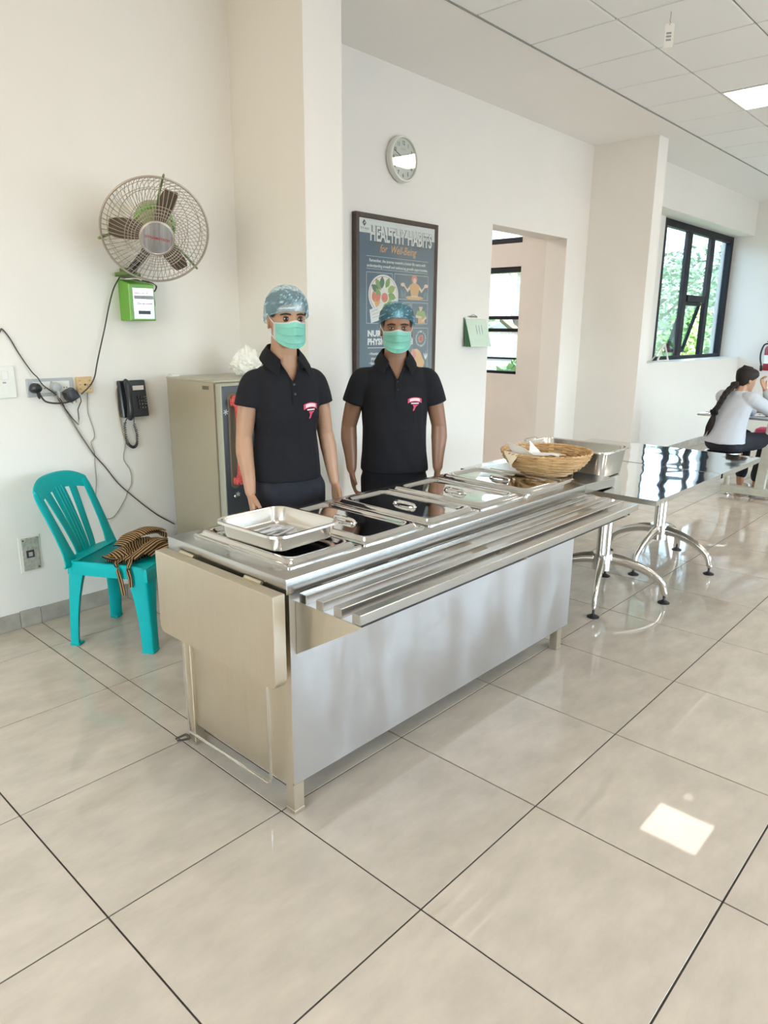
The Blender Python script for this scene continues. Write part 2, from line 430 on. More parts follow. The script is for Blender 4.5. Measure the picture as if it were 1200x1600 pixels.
# ---------------------------------------------------------------- room shell
floor = structure(obj('floor', box(NB(), -5.0, 10.6, -7.2, 6.0, -0.10, -0.003), GROUT, smooth=False))
def proj(p):
    d = V(p) - M.translation
    z = d.dot(fwd)
    if z <= 0.05: return None
    return (1106.245 * d.dot(right) / z + 600, 1106.245 * d.dot(down) / z + 800)
tile_meshes = {}
def tile_mesh(w, d):
    k = (round(w, 3), round(d, 3))
    if k not in tile_meshes:
        b = box(NB(), 0.0028, w - 0.0028, 0.0028, d - 0.0028, -0.012, 0.0, bev=0.0005)
        me = bpy.data.meshes.new('tile'); b.to_mesh(me); b.free(); me.materials.append(TILE); tile_meshes[k] = me
    return tile_meshes[k]
rest = NB(); nt_ = 0
def put_tile(x, y, w, d):
    global nt_
    vis = False
    for ax in (0, .5, 1):
        for ay in (0, .5, 1):
            q = proj((x + ax * w, y + ay * d, 0))
            if q and -40 < q[0] < 1240 and 500 < q[1] < 1640: vis = True
    if vis and nt_ < 290:
        o = bpy.data.objects.new('tile', tile_mesh(w, d)); COL.objects.link(o); o.location = (x, y, 0)
        o.parent = floor; nt_ += 1
    else: box(rest, x + .0012, x + w - .0012, y + .0012, y + d - .0012, -0.012, 0.0)
for ix in range(-6, 18):
    for iy in range(-10, 10):
        x, y = ix * 0.6, iy * 0.6
        d = 0.6
        if y < YW < y + d and x < 4.2: d = YW - y
        if y > YW and x < 4.2 - .1: continue
        if ix == 0 and 0 <= iy <= 3:
            put_tile(0.0, y, 0.1, d); put_tile(0.1, y, 0.5, d)
        else: put_tile(x, y, 0.6, d)
o = obj('outlying_tiles', rest, TILE, floor, smooth=False); o['kind'] = 'stuff'

def wall(name, b, m=WALL): return structure(obj(name, b, m, smooth=False))
b = NB()   # back wall with the tall opening, x 4.18..5.48, top 2.43
box(b, -5.0, 4.18, YW, YW + .23, 0, 3.6); box(b, 4.18, 5.48, YW, YW + .23, 2.43, 3.6); box(b, 5.48, 5.9, YW, YW + .23, 0, 3.6)
wall('wall_back', b)
wall('trim_1', box(NB(), 1.478, 1.755, 1.505, YW + .05, 0, HC + .1))     # left pillar
wall('trim_2', box(NB(), 5.90, 6.115, 1.480, 2.4, 0, HC + .1))           # right pillar
b = NB()   # window bay wall
box(b, 6.115, 10.37, 1.86, 2.12, 0, 1.165); box(b, 6.115, 10.37, 1.86, 2.30, 2.885, 3.6); box(b, 6.115, 7.74, 2.10, 2.30, 0, 3.6); box(b, 6.115, 10.37, 2.12, 2.3, 0, 1.15)
wall('wall_bay', b)
wall('wall_end', box(NB(), 10.37, 10.6, -7.2, 2.30, 0, 3.6))
b = NB()   # left wall with an assumed glazed opening, added for the warm light
box(b, -4.6, -4.4, -7.2, -2.9, 0, 3.6); box(b, -4.6, -4.4, 0.5, YW, 0, 3.6); box(b, -4.6, -4.4, -2.9, 0.5, 2.75, 3.6); box(b, -4.6, -4.4, -2.9, 0.5, 0, 0.65)
wall('wall_left', b)
b = NB()   # front wall with four assumed window openings
xs = [-4.6, -0.5, 1.7, 2.3, 4.5, 5.1, 7.3, 7.9, 10.1, 10.6]
for i in range(0, len(xs) - 1, 2): box(b, xs[i], xs[i + 1], -7.2, -7.0, 0, 3.6)
for i in range(1, len(xs) - 1, 2): box(b, xs[i], xs[i + 1], -7.2, -7.0, 0, 0.85); box(b, xs[i], xs[i + 1], -7.2, -7.0, 2.65, 3.6)
wall('wall_front', b)
b = NB()   # passage behind the opening: side wall with narrow window, end wall, left wall, roof
box(b, 5.48, 5.70, 2.374, 2.66, 0, 3.2); box(b, 5.48, 5.70, 3.45, 6.0, 0, 3.2)
box(b, 5.48, 5.70, 2.66, 3.45, 0, 1.075); box(b, 5.48, 5.70, 2.66, 3.45, 2.195, 2.43); box(b, 5.48, 5.70, 2.66, 3.45, 2.95, 3.2)
wall('wall_passage', b, PINKWALL)
wall('wall_passage_end', box(NB(), 2.0, 5.7, 5.8, 6.0, 0, 3.2), PINKWALL)
wall('wall_passage_left', box(NB(), 2.0, 2.2, 2.375, 5.8, 0, 3.2), PINKWALL)
wall('ceiling_passage', box(NB(), 2.0, 5.7, 2.375, 6.0, 3.1, 3.2), CEILM)

# ceiling: plastered margin + slab + lay-in panels
b = NB(); box(b, -5.0, 10.6, 1.245, 2.5, HC, HC + .15)
ceil = wall('ceiling', b, CEILM)
wall('ceiling_slab', box(NB(), -5.0, 10.6, -7.2, 1.245, HC + .06, HC + .2), CGRID)
cg = structure(bpy.data.objects.new('ceiling_grid', None)); COL.objects.link(cg)
pmesh = {}
LIGHTS = {(2, 1), (-6, 1)} | {(i, j) for i in (-6, -2, 2, 6) for j in (5, 9)}  # one panel is in view; the other spots are assumed, out of view
led_spots = []
restc = NB()
for ix in range(-15, 12):
    for jy in range(0, 14):
        x0 = 3.81 + 0.6 * ix; y1 = 1.245 - 0.595 * jy; y0 = y1 - .595; x1 = x0 + .6
        if (ix, jy) in LIGHTS: led_spots.append((x0, x1, y0, y1)); continue
        if x1 > 10.5: continue
        vis = any((lambda q: q and -60 < q[0] < 1260 and -80 < q[1] < 500)(proj((x0 + a * .6, y0 + c * .595, HC))) for a in (0, .5, 1) for c in (0, .5, 1))
        if vis:
            if 'p' not in pmesh:
                bb = box(NB(), .006, .594, .006, .589, 0, .018, bev=.002)
                me = bpy.data.meshes.new('ceiling_panel'); bb.to_mesh(me); bb.free(); me.materials.append(CPANEL); pmesh['p'] = me
            o = bpy.data.objects.new('ceiling_panel', pmesh['p']); COL.objects.link(o); o.location = (x0, y0, HC); o.parent = cg
        else: box(restc, x0 + .006, x1 - .006, y0 + .006, y1 - .006, HC, HC + .018)
o = obj('outlying_panels', restc, CPANEL, cg, smooth=False); o['kind'] = 'stuff'
gb = NB()
for ix in range(-15, 13): box(gb, 3.81 + .6 * ix - .011, 3.81 + .6 * ix + .011, -7.0, 1.245, HC + .010, HC + .05)
for jy in range(0, 14): box(gb, -4.5, 10.4, 1.245 - .595 * jy - .011, 1.245 - .595 * jy + .011, HC + .010, HC + .05)
o = obj('grid_bars', gb, CGRID, cg, smooth=False); o['kind'] = 'stuff'
box_edge = structure(obj('trim_3', box(NB(), -4.6, 10.4, 1.235, 1.250, HC - .004, HC + .03), CGRID, smooth=False))
for i, (x0, x1, y0, y1) in enumerate(led_spots):
    near = abs(x0 - 5.01) < .05 and y1 > .3
    t = thing('ceiling_light', 'lit square ceiling light panel at the right edge, seen mirrored in the floor' if near else
              'square ceiling light panel further back in the hall', 'light', ((x0 + x1) / 2, (y0 + y1) / 2, HC), 0, 'ceiling light panels')
    fb = NB()
    for s in ((x0 + .004, x0 + .022, y0 + .004, y1 - .004), (x1 - .022, x1 - .004, y0 + .004, y1 - .004), (x0 + .022, x1 - .022, y0 + .004, y0 + .022), (x0 + .022, x1 - .022, y1 - .022, y1 - .004)):
        box(fb, s[0], s[1], s[2], s[3], HC - .004, HC + .03)
    obj('light_frame', fb, WHITEPL, t, False, True)
    obj('diffuser', box(NB(), x0 + .022, x1 - .022, y0 + .022, y1 - .022, HC + .002, HC + .012), LEDM, t, False, True)
t = thing('ceiling_light', 'long ceiling light inside the passage behind the wall opening, out of sight', 'light', (3.9, 4.0, 3.1))  # lamp added out of view to brighten the passage
obj('light_frame', box(NB(), 3.28, 4.52, 3.68, 4.32, 3.065, 3.101, bev=.004), WHITEPL, t, False, True)
obj('diffuser', box(NB(), 3.30, 4.50, 3.70, 4.30, 3.058, 3.066), PASSFILL, t, False, True)
t = thing('ceiling_indicator', 'small lit ceiling indicator lamp beyond the light panel, seen in the floor', 'light', (5.86, .44, HC))
obj('housing', box(NB(), 5.80, 5.92, .39, .49, HC - .012, HC + .01, bev=.003), WHITEPL, t, False, True)
obj('lens', box(NB(), 5.808, 5.912, .40, .48, HC - .016, HC - .010), INDIC, t, False, True)

# skirting tiles
def skirting(name, spans, ax, c, depth, h):
    root = structure(bpy.data.objects.new(name, None))
    COL.objects.link(root)
    for a, bb in spans:
        m = NB(); rr = random.Random(int(a * 100))
        hh = h + rr.uniform(-.006, .006)
        if ax == 0: box(m, a + .0015, bb - .0015, c - depth, c, 0.0005, hh, bev=.0012)
        obj('skirting_tile', m, SKIRT, root, False)
skirting('baseboard_back', [(-1.87, -1.21), (-1.21, -.61), (-.61, -.007), (-.007, .10), (.10, .595), (.595, 1.10), (1.10, 1.476)] + [(1.757 + .6 * k, min(4.178, 1.757 + .6 * (k + 1))) for k in range(5)], 0, YW - .0005, .010, .088)
skirting('baseboard_bay', [(6.12 + .6 * k, min(10.365, 6.72 + .6 * k)) for k in range(8)], 0, 1.8595, .012, .10)
# plaster crust on top of the skirting (uneven paint line) and small wall scuffs stay as paint: thin chips
# ---------------------------------------------------------------- windows
def frame_bars(name, bars, m=BLKFRAME, bev=.003):
    root = structure(bpy.data.objects.new(name, None)); COL.objects.link(root)
    for nm, a in bars: obj(nm, box(NB(), *a, bev=bev), m, root, False)
    return root
w1 = frame_bars('window_1', [('frame_post', (7.745, 7.90, 2.135, 2.215, 1.165, 2.885)), ('frame_post', (10.27, 10.368, 2.135, 2.215, 1.165, 2.885)),
    ('frame_rail', (7.90, 10.27, 2.137, 2.213, 2.80, 2.884)), ('frame_rail', (7.90, 10.27, 2.137, 2.213, 1.166, 1.225)),
    ('mullion', (8.655, 8.79, 2.145, 2.20, 1.225, 2.80)), ('mullion', (9.50, 9.64, 2.145, 2.20, 1.225, 2.80)), ('transom', (8.80, 9.44, 2.13, 2.215, 1.935, 2.02))])
for a in ((7.90, 8.63, 1.225, 2.80), (9.645, 10.27, 1.225, 2.80), (8.80, 9.44, 2.02, 2.80)):
    obj('pane', box(NB(), a[0], a[1], 2.170, 2.178, a[2], a[3]), GLASS, w1, False)
sash = obj('awning_sash', NB(), BLKFRAME, w1, False)
mm = Matrix.Translation(V((8.80, 2.185, 1.935))) @ Matrix.Rotation(math.radians(15), 4, 'X')
sb = NB()
for a in ((.01, .63, -.045, -.002), (.01, .63, -.70, -.655)): box(sb, a[0], a[1], -.018, .018, a[2], a[3], mat=mm)
for a in ((.01, .055, -.66, -.04), (.585, .63, -.66, -.04)): box(sb, a[0], a[1], -.018, .018, a[2], a[3], mat=mm)
sb.to_mesh(sash.data); sb.free(); sash.data.materials.clear(); sash.data.materials.append(BLKFRAME)
obj('pane', box(NB(), .05, .59, -.004, .004, -.66, -.04, mat=mm), GLASS, sash, False)
sb = NB(); tube(sb, [(9.05, 2.15, 1.235), (9.2, 2.20, 1.24), (9.34, 2.30, 1.27)], .007, 6)
obj('sash_stay', sb, CHROME, w1)
structure(obj('trim_4', box(NB(), 6.3, 10.368, 1.855, 2.13, 1.165, 1.178), WHITEPL, smooth=False))   # sill board
# small A-shaped metal stand left on the sill
b = NB()
for s in ((7.62, 2.06), (7.95, 2.06)):
    tube(b, [(s[0], 1.98, 1.188), (7.79, 1.98, 1.40)], .011, 6)
tube(b, [(7.62, 1.98, 1.188), (7.95, 1.98, 1.188)], .009, 6); tube(b, [(7.79, 1.98, 1.40), (7.79, 2.12, 1.188)], .008, 6)
tag(obj('sill_stand', b, WHITEPL), 'small white A shaped stand on the left end of the window sill', 'stand')

w2 = frame_bars('window_2', [('frame_rail', (5.50, 5.58, 2.66, 3.45, 2.140, 2.195)), ('frame_rail', (5.50, 5.58, 2.66, 3.45, 1.655, 1.690)), ('frame_rail', (5.50, 5.58, 2.66, 3.45, 1.525, 1.560)),
    ('frame_rail', (5.50, 5.58, 2.66, 3.45, 1.232, 1.250)), ('frame_rail', (5.50, 5.58, 2.66, 3.45, 1.075, 1.105)), ('frame_post', (5.50, 5.58, 2.66, 2.675, 1.075, 2.195)), ('frame_post', (5.50, 5.58, 3.43, 3.45, 1.075, 2.195))])
for z0, z1, g in ((1.690, 2.140, FROST), (1.560, 1.655, GLASS), (1.250, 1.525, FROST), (1.105, 1.232, GLASS)):
    obj('pane', box(NB(), 5.535, 5.541, 2.675, 3.43, z0, z1), g, w2, False)
w3 = frame_bars('window_3', [('frame_rail', (5.485, 5.58, 2.66, 3.45, 2.43, 2.485)), ('frame_rail', (5.485, 5.58, 2.66, 3.45, 2.90, 2.95))])
obj('pane', box(NB(), 5.535, 5.541, 2.66, 3.45, 2.485, 2.90), FROST, w3, False)
# assumed windows of the unseen front and left walls, added for the light
for k, i in enumerate(range(1, 9, 2)):
    x0, x1 = xs[i], xs[i + 1]
    w = frame_bars('window_%d' % (4 + k), [('frame_post', (x0, x0 + .06, -7.15, -7.08, .85, 2.65)), ('frame_post', (x1 - .06, x1, -7.15, -7.08, .85, 2.65)), ('mullion', ((x0 + x1) / 2 - .03, (x0 + x1) / 2 + .03, -7.15, -7.08, .85, 2.65)),
        ('frame_rail', (x0 + .06, x1 - .06, -7.15, -7.08, .85, .92)), ('frame_rail', (x0 + .06, x1 - .06, -7.15, -7.08, 2.58, 2.65))])
    obj('pane', box(NB(), x0 + .06, x1 - .06, -7.12, -7.114, .92, 2.58), GLASS, w, False)
w = frame_bars('window_8', [('frame_post', (-4.55, -4.48, -2.9, -2.84, .65, 2.75)), ('frame_post', (-4.55, -4.48, .44, .5, .65, 2.75)), ('mullion', (-4.55, -4.48, -1.23, -1.17, .65, 2.75)), ('frame_rail', (-4.55, -4.48, -2.84, .44, .65, .72)), ('frame_rail', (-4.55, -4.48, -2.84, .44, 2.68, 2.75))])
obj('pane', box(NB(), -4.52, -4.514, -2.84, .44, .72, 2.68), GLASS, w, False)
# ---------------------------------------------------------------- outside
def leaf_cloud(name, blobs, n, size, seed, mat, parent):
    rr = random.Random(seed); vs = []; fs = []
    for _ in range(n):
        c, r = rr.choice(blobs)
        while True:
            d = V((rr.uniform(-1, 1), rr.uniform(-1, 1), rr.uniform(-1, 1)))
            if 0.35 < d.length < 1: break
        p = V((c[0] + d.x * r[0], c[1] + d.y * r[1], c[2] + d.z * r[2]))
        a = V((rr.gauss(0, 1), rr.gauss(0, 1), rr.gauss(0, .6))).normalized(); bb = a.cross(V((rr.gauss(0, 1), rr.gauss(0, 1), rr.gauss(0, 1)))).normalized()
        s = size * rr.uniform(.6, 1.4); k = len(vs)
        vs += [p - a * s, p + bb * s * .45, p + a * s, p - bb * s * .45]; fs.append((k, k + 1, k + 2, k + 3))
    me = bpy.data.meshes.new(name); me.from_pydata([tuple(v) for v in vs], [], fs); me.update()
    o = link(name, me, mat, parent, False); o['kind'] = 'stuff'; return o
ground = structure(obj('ground_outside', box(NB(), 5.75, 40, 2.4, 40, -.6, -.5), SOIL, smooth=False))
TR = [((13.5, 7.6), 9.5, 3.6, 'tall leafy tree nearest the big window'), ((22.5, 9.0), 11.5, 4.6, 'broad leafy tree at the right of the window view'), ((8.2, 13.8), 9.0, 3.3, 'slim leafy tree seen at the left of the big window'),
      ((17.3, 18.6), 13.0, 5.4, 'distant leafy tree behind the others outside')]
for i, ((x, y), h, r, lab) in enumerate(TR):
    t = thing('leafy_tree', lab, 'tree', (x, y, -.5), 0, 'trees outside the big window')
    rr = random.Random(40 + i); tb = NB()
    tube(tb, [(0, 0, 0), (.1, .05, h * .3), (-.1, .1, h * .62)], [.30, .22, .12], 10, 4)
    blobs = []
    for k in range(11):
        a = rr.uniform(0, 2 * PI); q = rr.uniform(.15, .85) * r; z = rr.uniform(.22, .93) * h
        c = (q * math.cos(a), q * math.sin(a), z); blobs.append((c, (r * .42, r * .42, h * .085)))
        tube(tb, [(0, 0, max(h * .2, z - h * .2)), (c[0] * .5, c[1] * .5, z - h * .06), c], [.10, .06, .02], 6, 3)
    obj('trunk', tb, BARK, t); leaf_cloud('foliage', blobs, 14000, .10, 60 + i, LEAF, t)
for i, (x, y, w, h) in enumerate(((8.9, 4.6, .85, 1.5), (10.9, 4.4, .9, 1.7), (13.2, 3.6, 1.0, 1.9), (15.9, 4.6, 1.1, 2.2), (18.7, 5.6, 1.2, 2.5), (7.0, 3.5, .75, 1.6))):
    t = thing('green_bush', ['low bright bush below the left pane of the big window', 'bright bush under the window centre outside', 'bright bush under the right pane outside', 'taller bush further right outside', 'furthest bush at the right outside',
              'bush seen through the narrow passage window'][i], 'bush', (x, y, -.5), 0, 'bushes outside')
    leaf_cloud('foliage', [((0, 0, h * .55), (w, w * .8, h * .5)), ((w * .3, 0, h * .7), (w * .6, w * .6, h * .4))], 2600, .08, 90 + i, LEAF2, t)
    sb = NB()
    for k in range(5): tube(sb, [(0, 0, 0), (.25 * math.cos(k), .2 * math.sin(k * 2), h * .6)], [.03, .012], 5)
    obj('stems', sb, BARK, t)

# ---------------------------------------------------------------- serving counter
ctr = thing('serving_counter', 'long stainless steel serving counter with ribbed tray slide and drop leaves', 'counter', (0.93, .27, 0))
def P(name, b, m, parent=ctr, **k): return obj(name, b, m, parent, world=True, **k)
b = NB(); box(b, 0.0, 1.871, -.057, .602, .772, .822, bev=.004, seg=2)
P('worktop', b, STEEL)
for x, y in ((.018, -.048), (1.715, -.048), (.018, .532), (1.715, .532)):
    lg = P('leg', box(NB(), x, x + .042, y, y + .042, .012, .772, bev=.002), STEELEND)
    obj('foot_cap', box(NB(), x - .001, x + .043, y - .001, y + .043, 0.0, .013, bev=.001), STEELEND, lg, False, True)
# front sheet with soft dents
t = bmesh.new(); bmesh.ops.create_grid(t, x_segments=60, y_segments=24, size=.5)
dents = [(.42, .46, .07, .0016), (.55, .40, .09, -.0016), (.33, .30, .08, .0012), (.78, .50, .10, .0012), (1.1, .40, .12, -.0012), (1.5, .3, .12, .0012)]
for v in t.verts:
    x = .013 + (v.co.x + .5) * 1.785; z = .115 + (v.co.y + .5) * .655
    dy = sum(a * math.exp(-((x - cx) ** 2 + (z - cz) ** 2 * .6) / (s * s)) for cx, cz, s, a in dents) + .0012 * noise.noise(V((x * 3, z * 3, 1)))
    v.co = V((x, -.054 + dy, z))
P('front_panel', t, STEELV)
P('front_panel_edge', box(NB(), .0115, 1.799, -.0535, -.0485, .113, .118), STEEL, smooth=False)
P('side_panel', box(NB(), .030, .034, -.006, .532, .085, .770), STEELEND, smooth=False)
P('side_panel', box(NB(), 1.742, 1.746, -.006, .532, .085, .770), STEELEND, smooth=False)
P('undershelf', box(NB(), .034, 1.742, -.04, .56, .14, .152), STEELEND, smooth=False)
for i, y in enumerate((-.072, -.147, -.222, -.297)):
    P('tray_rail', box(NB(), .036, 1.865 + .018 * (3 - i) * .4, y - .033, y, .745, .776, bev=.002), STEEL)
for x in (.036, .9, 1.745):
    P('rail_bracket', prism(NB(), [(-.055, .570), (-.055, .744), (-.332, .744), (-.332, .738)], 0, x, x + .003), STEELEND, smooth=False)
P('rail_support', box(NB(), .05, 1.80, -.318, -.300, .732, .7445), RUBBER, smooth=False)
# folded-down leaf at the near end
lf = P('drop_leaf', NB(), STEELEND)
b = NB(); r = rrect(-.068, .588, .482, .786, .022, 0)
pts = [(p.x, p.y) for p in r]
# square top corners, round bottom ones
pts = [(.588, .786), (-.068, .786)] + [(p.x, p.y) for p in rrect(-.068, .588, .482, .786, .028, 0, 6) if p.y < .6]
prism(b, pts, 0, -.060, -.014, bev=.002); b.to_mesh(lf.data); b.free()
for f in lf.data.polygons: f.use_smooth = True
lf.data.set_sharp_from_angle(angle=math.radians(30))
for y in (.05, .42):
    h = NB(); tube(h, [(-.008, y, .788), (-.008, y + .085, .788)], .006, 8); box(h, -.03, -.006, y, y + .085, .785, .788)
    P('hinge', h, BRASS)
b = NB(); tube(b, [(-.006, .535, .50), (-.006, .535, .30), (-.006, .53, .085), (-.006, .525, .073), (-.006, .055, .083), (-.006, .042, .096), (-.006, .043, .30), (-.006, .043, .50)], .0055, 8)
P('leaf_support_wire', b, CHROME)
# raised leaf at the far end, its free edge resting on the steel table
b = NB(); t = NB(); box(t, 0, .325, -.055, .588, -.046, 0, bev=.003)
merge(b, t, Matrix.Translation(V((1.876, 0, .822))) @ Matrix.Rotation(math.radians(2.55), 4, 'Y'))
rl = P('raised_leaf', b, STEEL)
h = NB(); tube(h, [(1.8735, .08, .823), (1.8735, .5, .823)], .0055, 8); P('hinge', h, BRASS)
b = NB(); tube(b, [(.12, .40, .02), (.22, .30, .025), (.4, .18, .02), (.62, .22, .02), (.9, .3, .022)], .014, 8, 6)
tag(obj('floor_cable', b, RUBBER), 'thick black cable lying on the floor underneath the steel counter', 'cable')
b = NB(); tube(b, [(-.02, .60, .008), (-.002, .578, .014), (.008, .560, .024), (.004, .575, .034), (-.008, .590, .026), (-.024, .604, .016)], .0045, 6, 5)
tag(obj('cable_end', b, CABLE), 'short twisted cable end poking out beside the counter rear leg', 'cable')

# ---------------------------------------------------------------- pan lids
def make_lid(label, loc, rz):
    t = thing('pan_lid', label, 'lid', loc, rz, 'food pan lids in a row')
    w, d = .3255, .535; b = NB()
    prof = [(.0, -.002, .010), (.0, .006, .010), (.003, .0085, .012), (.012, .0085, .018), (.017, .010, .022), (.021, .020, .026), (.026, .0225, .030), (.036, .0225, .036), (.041, .020, .04), (.046, .0115, .045), (.055, .0105, .05)]
    rings = [rrect(i, w - i, i, d - i, rad, z, 6) for i, z, rad in prof]
    vs = loft(b, rings, cap=False); b.faces.new(vs[-1])
    obj('lid_sheet', b, MIRROR, t, angle=50)
    h = NB(); rr = []
    cx, cy = w / 2, d / 2
    for a, c, z in ((.030, .062, .0108), (.026, .057, .0145), (.023, .054, .0145), (.018, .046, .0110)):
        rr.append([V((cx + a * math.cos(2 * PI * k / 32), cy + c * math.sin(2 * PI * k / 32), z)) for k in range(32)])
    loft(h, rr, cap=False); h.faces.new([h.verts.new(v) for v in rr[-1]])
    tube(h, [(cx, cy - .056, .012), (cx, cy - .04, .021), (cx, cy + .04, .021), (cx, cy + .056, .012)], [.006, .007, .007, .006], 10, 4)
    obj('handle', h, MIRROR, t)
    return t
LIDS = ['steel pan lid under the shallow cutlery pan at the counter near end', 'second steel pan lid, with the shallow pan corner touching its edge', 'middle steel pan lid in the row of five', 'fourth steel pan lid, in front of the broader server', 'last steel pan lid beside the bamboo basket']
lid0 = None
for i, (x, y, a) in enumerate(((.062, .003, .0), (.398, .003, .004), (.744, .0, .0), (1.092, .005, -.01), (1.458, .018, -.035))):
    if lid0 is None: lid0 = make_lid(LIDS[0], (x, y, .8235), a)
    else:
        c = copy_tree(lid0); c.location = (x, y, .8235); c.rotation_euler = (0, 0, a); c['label'] = LIDS[i]

# ---------------------------------------------------------------- shallow pan with cutlery
def pan(name, label, w, d, h, rad, loc, rz, m=PANM, lip=.010, draft=.012):
    t = thing(name, label, 'pan', loc, rz)
    b = NB()
    prof = [(draft + .010, .0, rad - .015), (draft + .003, .003, rad - .004), (draft, .010, rad), (.003, h - .004, rad + .006), (-.001, h, rad + .008), (-lip, h + .001, rad + .014), (-lip - .001, h - .006, rad + .014)]
    inner = [(-lip + .002, h + .0022, rad + .013), (.001, h + .0016, rad + .007), (.0052, h - .005, rad + .004), (draft + .0022, .012, rad - .002), (draft + .005, .005, rad - .005), (draft + .012, .0025, rad - .016)]
    o1 = [rrect(i, w - i, i, d - i, max(rr_, .006), z, 6) for i, z, rr_ in prof]
    i1 = [rrect(i, w - i, i, d - i, max(rr_, .006), z, 6) for i, z, rr_ in inner]
    loft(b, o1 + i1, cap=True)
    obj('pan_shell', b, m, t, angle=50)
    return t
pan('shallow_pan', 'shallow steel pan of cutlery resting on the first lid', .288, .325, .058, .042, (.082, .082, .8475), .03)
def spoon_mesh():
    b = NB()
    tube(b, [(-.088, 0, .002), (.046, 0, .002)], .0050, 10, flat=.55)
    t = bmesh.new(); bmesh.ops.create_uvsphere(t, u_segments=12, v_segments=8, radius=1)
    for v in t.verts: v.co = V((.066 + v.co.x * .026, v.co.y * .017, .002 + (v.co.z * .006 if v.co.z < 0 else v.co.z * .001)))
    merge(b, t)
    for v in b.verts:
        if v.co.x < .045: v.co.y *= 1 + .5 * max(0, (-v.co.x) / .085)
    return b
sp = None; rr = random.Random(5)
spots = [(.195, .170, 8), (.180, .186, 12), (.202, .202, 3), (.188, .218, 10), (.208, .234, 6), (.185, .250, 14), (.205, .266, 2), (.190, .284, 9), (.212, .302, 12), (.195, .320, 5), (.20, .212, 20), (.195, .262, -6)]
for i, (x, y, a) in enumerate(spots):
    if sp is None:
        sp = obj('spoon', spoon_mesh(), SPOONM); c = sp
    else: c = sp.copy(); COL.objects.link(c)
    tag(c, 'small steel spoon in the heap inside the shallow pan', 'spoon', 'spoons in the shallow pan')
    c.location = (x, y, (.8565 + (.003 if i % 2 else 0)) if i < 10 else .866); c.rotation_euler = (0, math.radians(rr.uniform(-2, 0)), math.radians(a + (180 if i % 3 == 1 else 0)))

# ---------------------------------------------------------------- deep pan, tongs, basket
dp = pan('deep_pan', 'deep empty steel pan behind the bamboo basket', .325, .52, .150, .045, (2.29, .055, .7605), .03, m=PANM, lip=.012, draft=.02)
for y in (-.012, .527):
    b = NB(); tube(b, [(.10, y, .150), (.10, y - .001 + (-.02 if y < 0 else .02), .158), (.22, y - .001 + (-.02 if y < 0 else .02), .158), (.22, y, .150)], .004, 8, 3)
    obj('handle', b, CHROME, dp)
tg = thing('serving_tongs', 'thin steel serving tongs lying along the last lid edge', 'tongs', (1.75, 0.0, .83))
for k, dz in ((0, .012), (1, .0)):
    b = NB(); y0 = -.022 + .012 * k
    tube(b, [(1.42, y0 - .012, .842 + dz), (1.60, y0, .838 + dz), (1.83, y0 + .016, .836 + dz)], [.005, .006, .005], 8, 4)
    obj('arm', b, CHROME, tg, True, True)
b = NB(); tube(b, [(1.83, .0, .842), (1.90, .03, .862), (1.965, .055, .888), (1.975, .052, .880), (1.975, .035, .862)], .0022, 6, 3)
obj('wire_hook', b, CHROME, tg, True, True)

bk = thing('bamboo_basket', 'shallow round woven bamboo basket lined with paper tissues', 'basket', (1.985, .235, .8215), .4)
def bas(z):   # radius by height
    u = z / .118
    return .115 + .112 * (1 - (1 - min(1, u)) ** 1.8)
NS = 18
for k in range(NS):
    a = 2 * PI * k / NS; b = NB(); wv = .013; rings = []
    for i in range(9):
        z = .004 + .112 * i / 8; r0 = bas(z)
        c, s = math.cos(a), math.sin(a); n_ = V((c, s, 0)); q = V((-s, c, 0)); p = V((c * r0, s * r0, z))
        rings.append([p + q * wv + n_ * .001, p - q * wv + n_ * .001, p - q * wv - n_ * .0012, p + q * wv - n_ * .0012])
    loft(b, rings); obj('stake', b, BAMBOOL, bk, False)
b = NB()
for i in range(15):
    z = .006 + .1055 * i / 14; rr = random.Random(i); pts = []
    for k in range(NS * 4):
        a = 2 * PI * k / (NS * 4); off = .0045 * math.cos(a * NS / 2 * 2 / 2 + (PI if i % 2 else 0))
        zz = z + .0014 * math.sin(a * 3 + i * 1.7); r0 = bas(zz) + off
        pts.append(V((r0 * math.cos(a), r0 * math.sin(a), zz)))
    tube(b, pts, .0040, 6, closed=True)
o = obj('woven_strands', b, BAMBOO, bk); o['kind'] = 'stuff'
b = NB()
for ph in (0, PI):
    pts = []
    for k in range(120):
        a = 2 * PI * k / 120; pts.append(V(((.229 + .004 * math.cos(a * 24 + ph)) * math.cos(a), (.229 + .004 * math.cos(a * 24 + ph)) * math.sin(a), .119 + .004 * math.sin(a * 24 + ph))))
    tube(b, pts, .0042, 6, closed=True)
obj('rim', b, BAMBOO, bk)
b = NB(); lathe(b, [(.118, 0.0), (.118, .006), (.06, .007), (.001, .007)], 28); obj('base', b, BAMBOOL, bk)

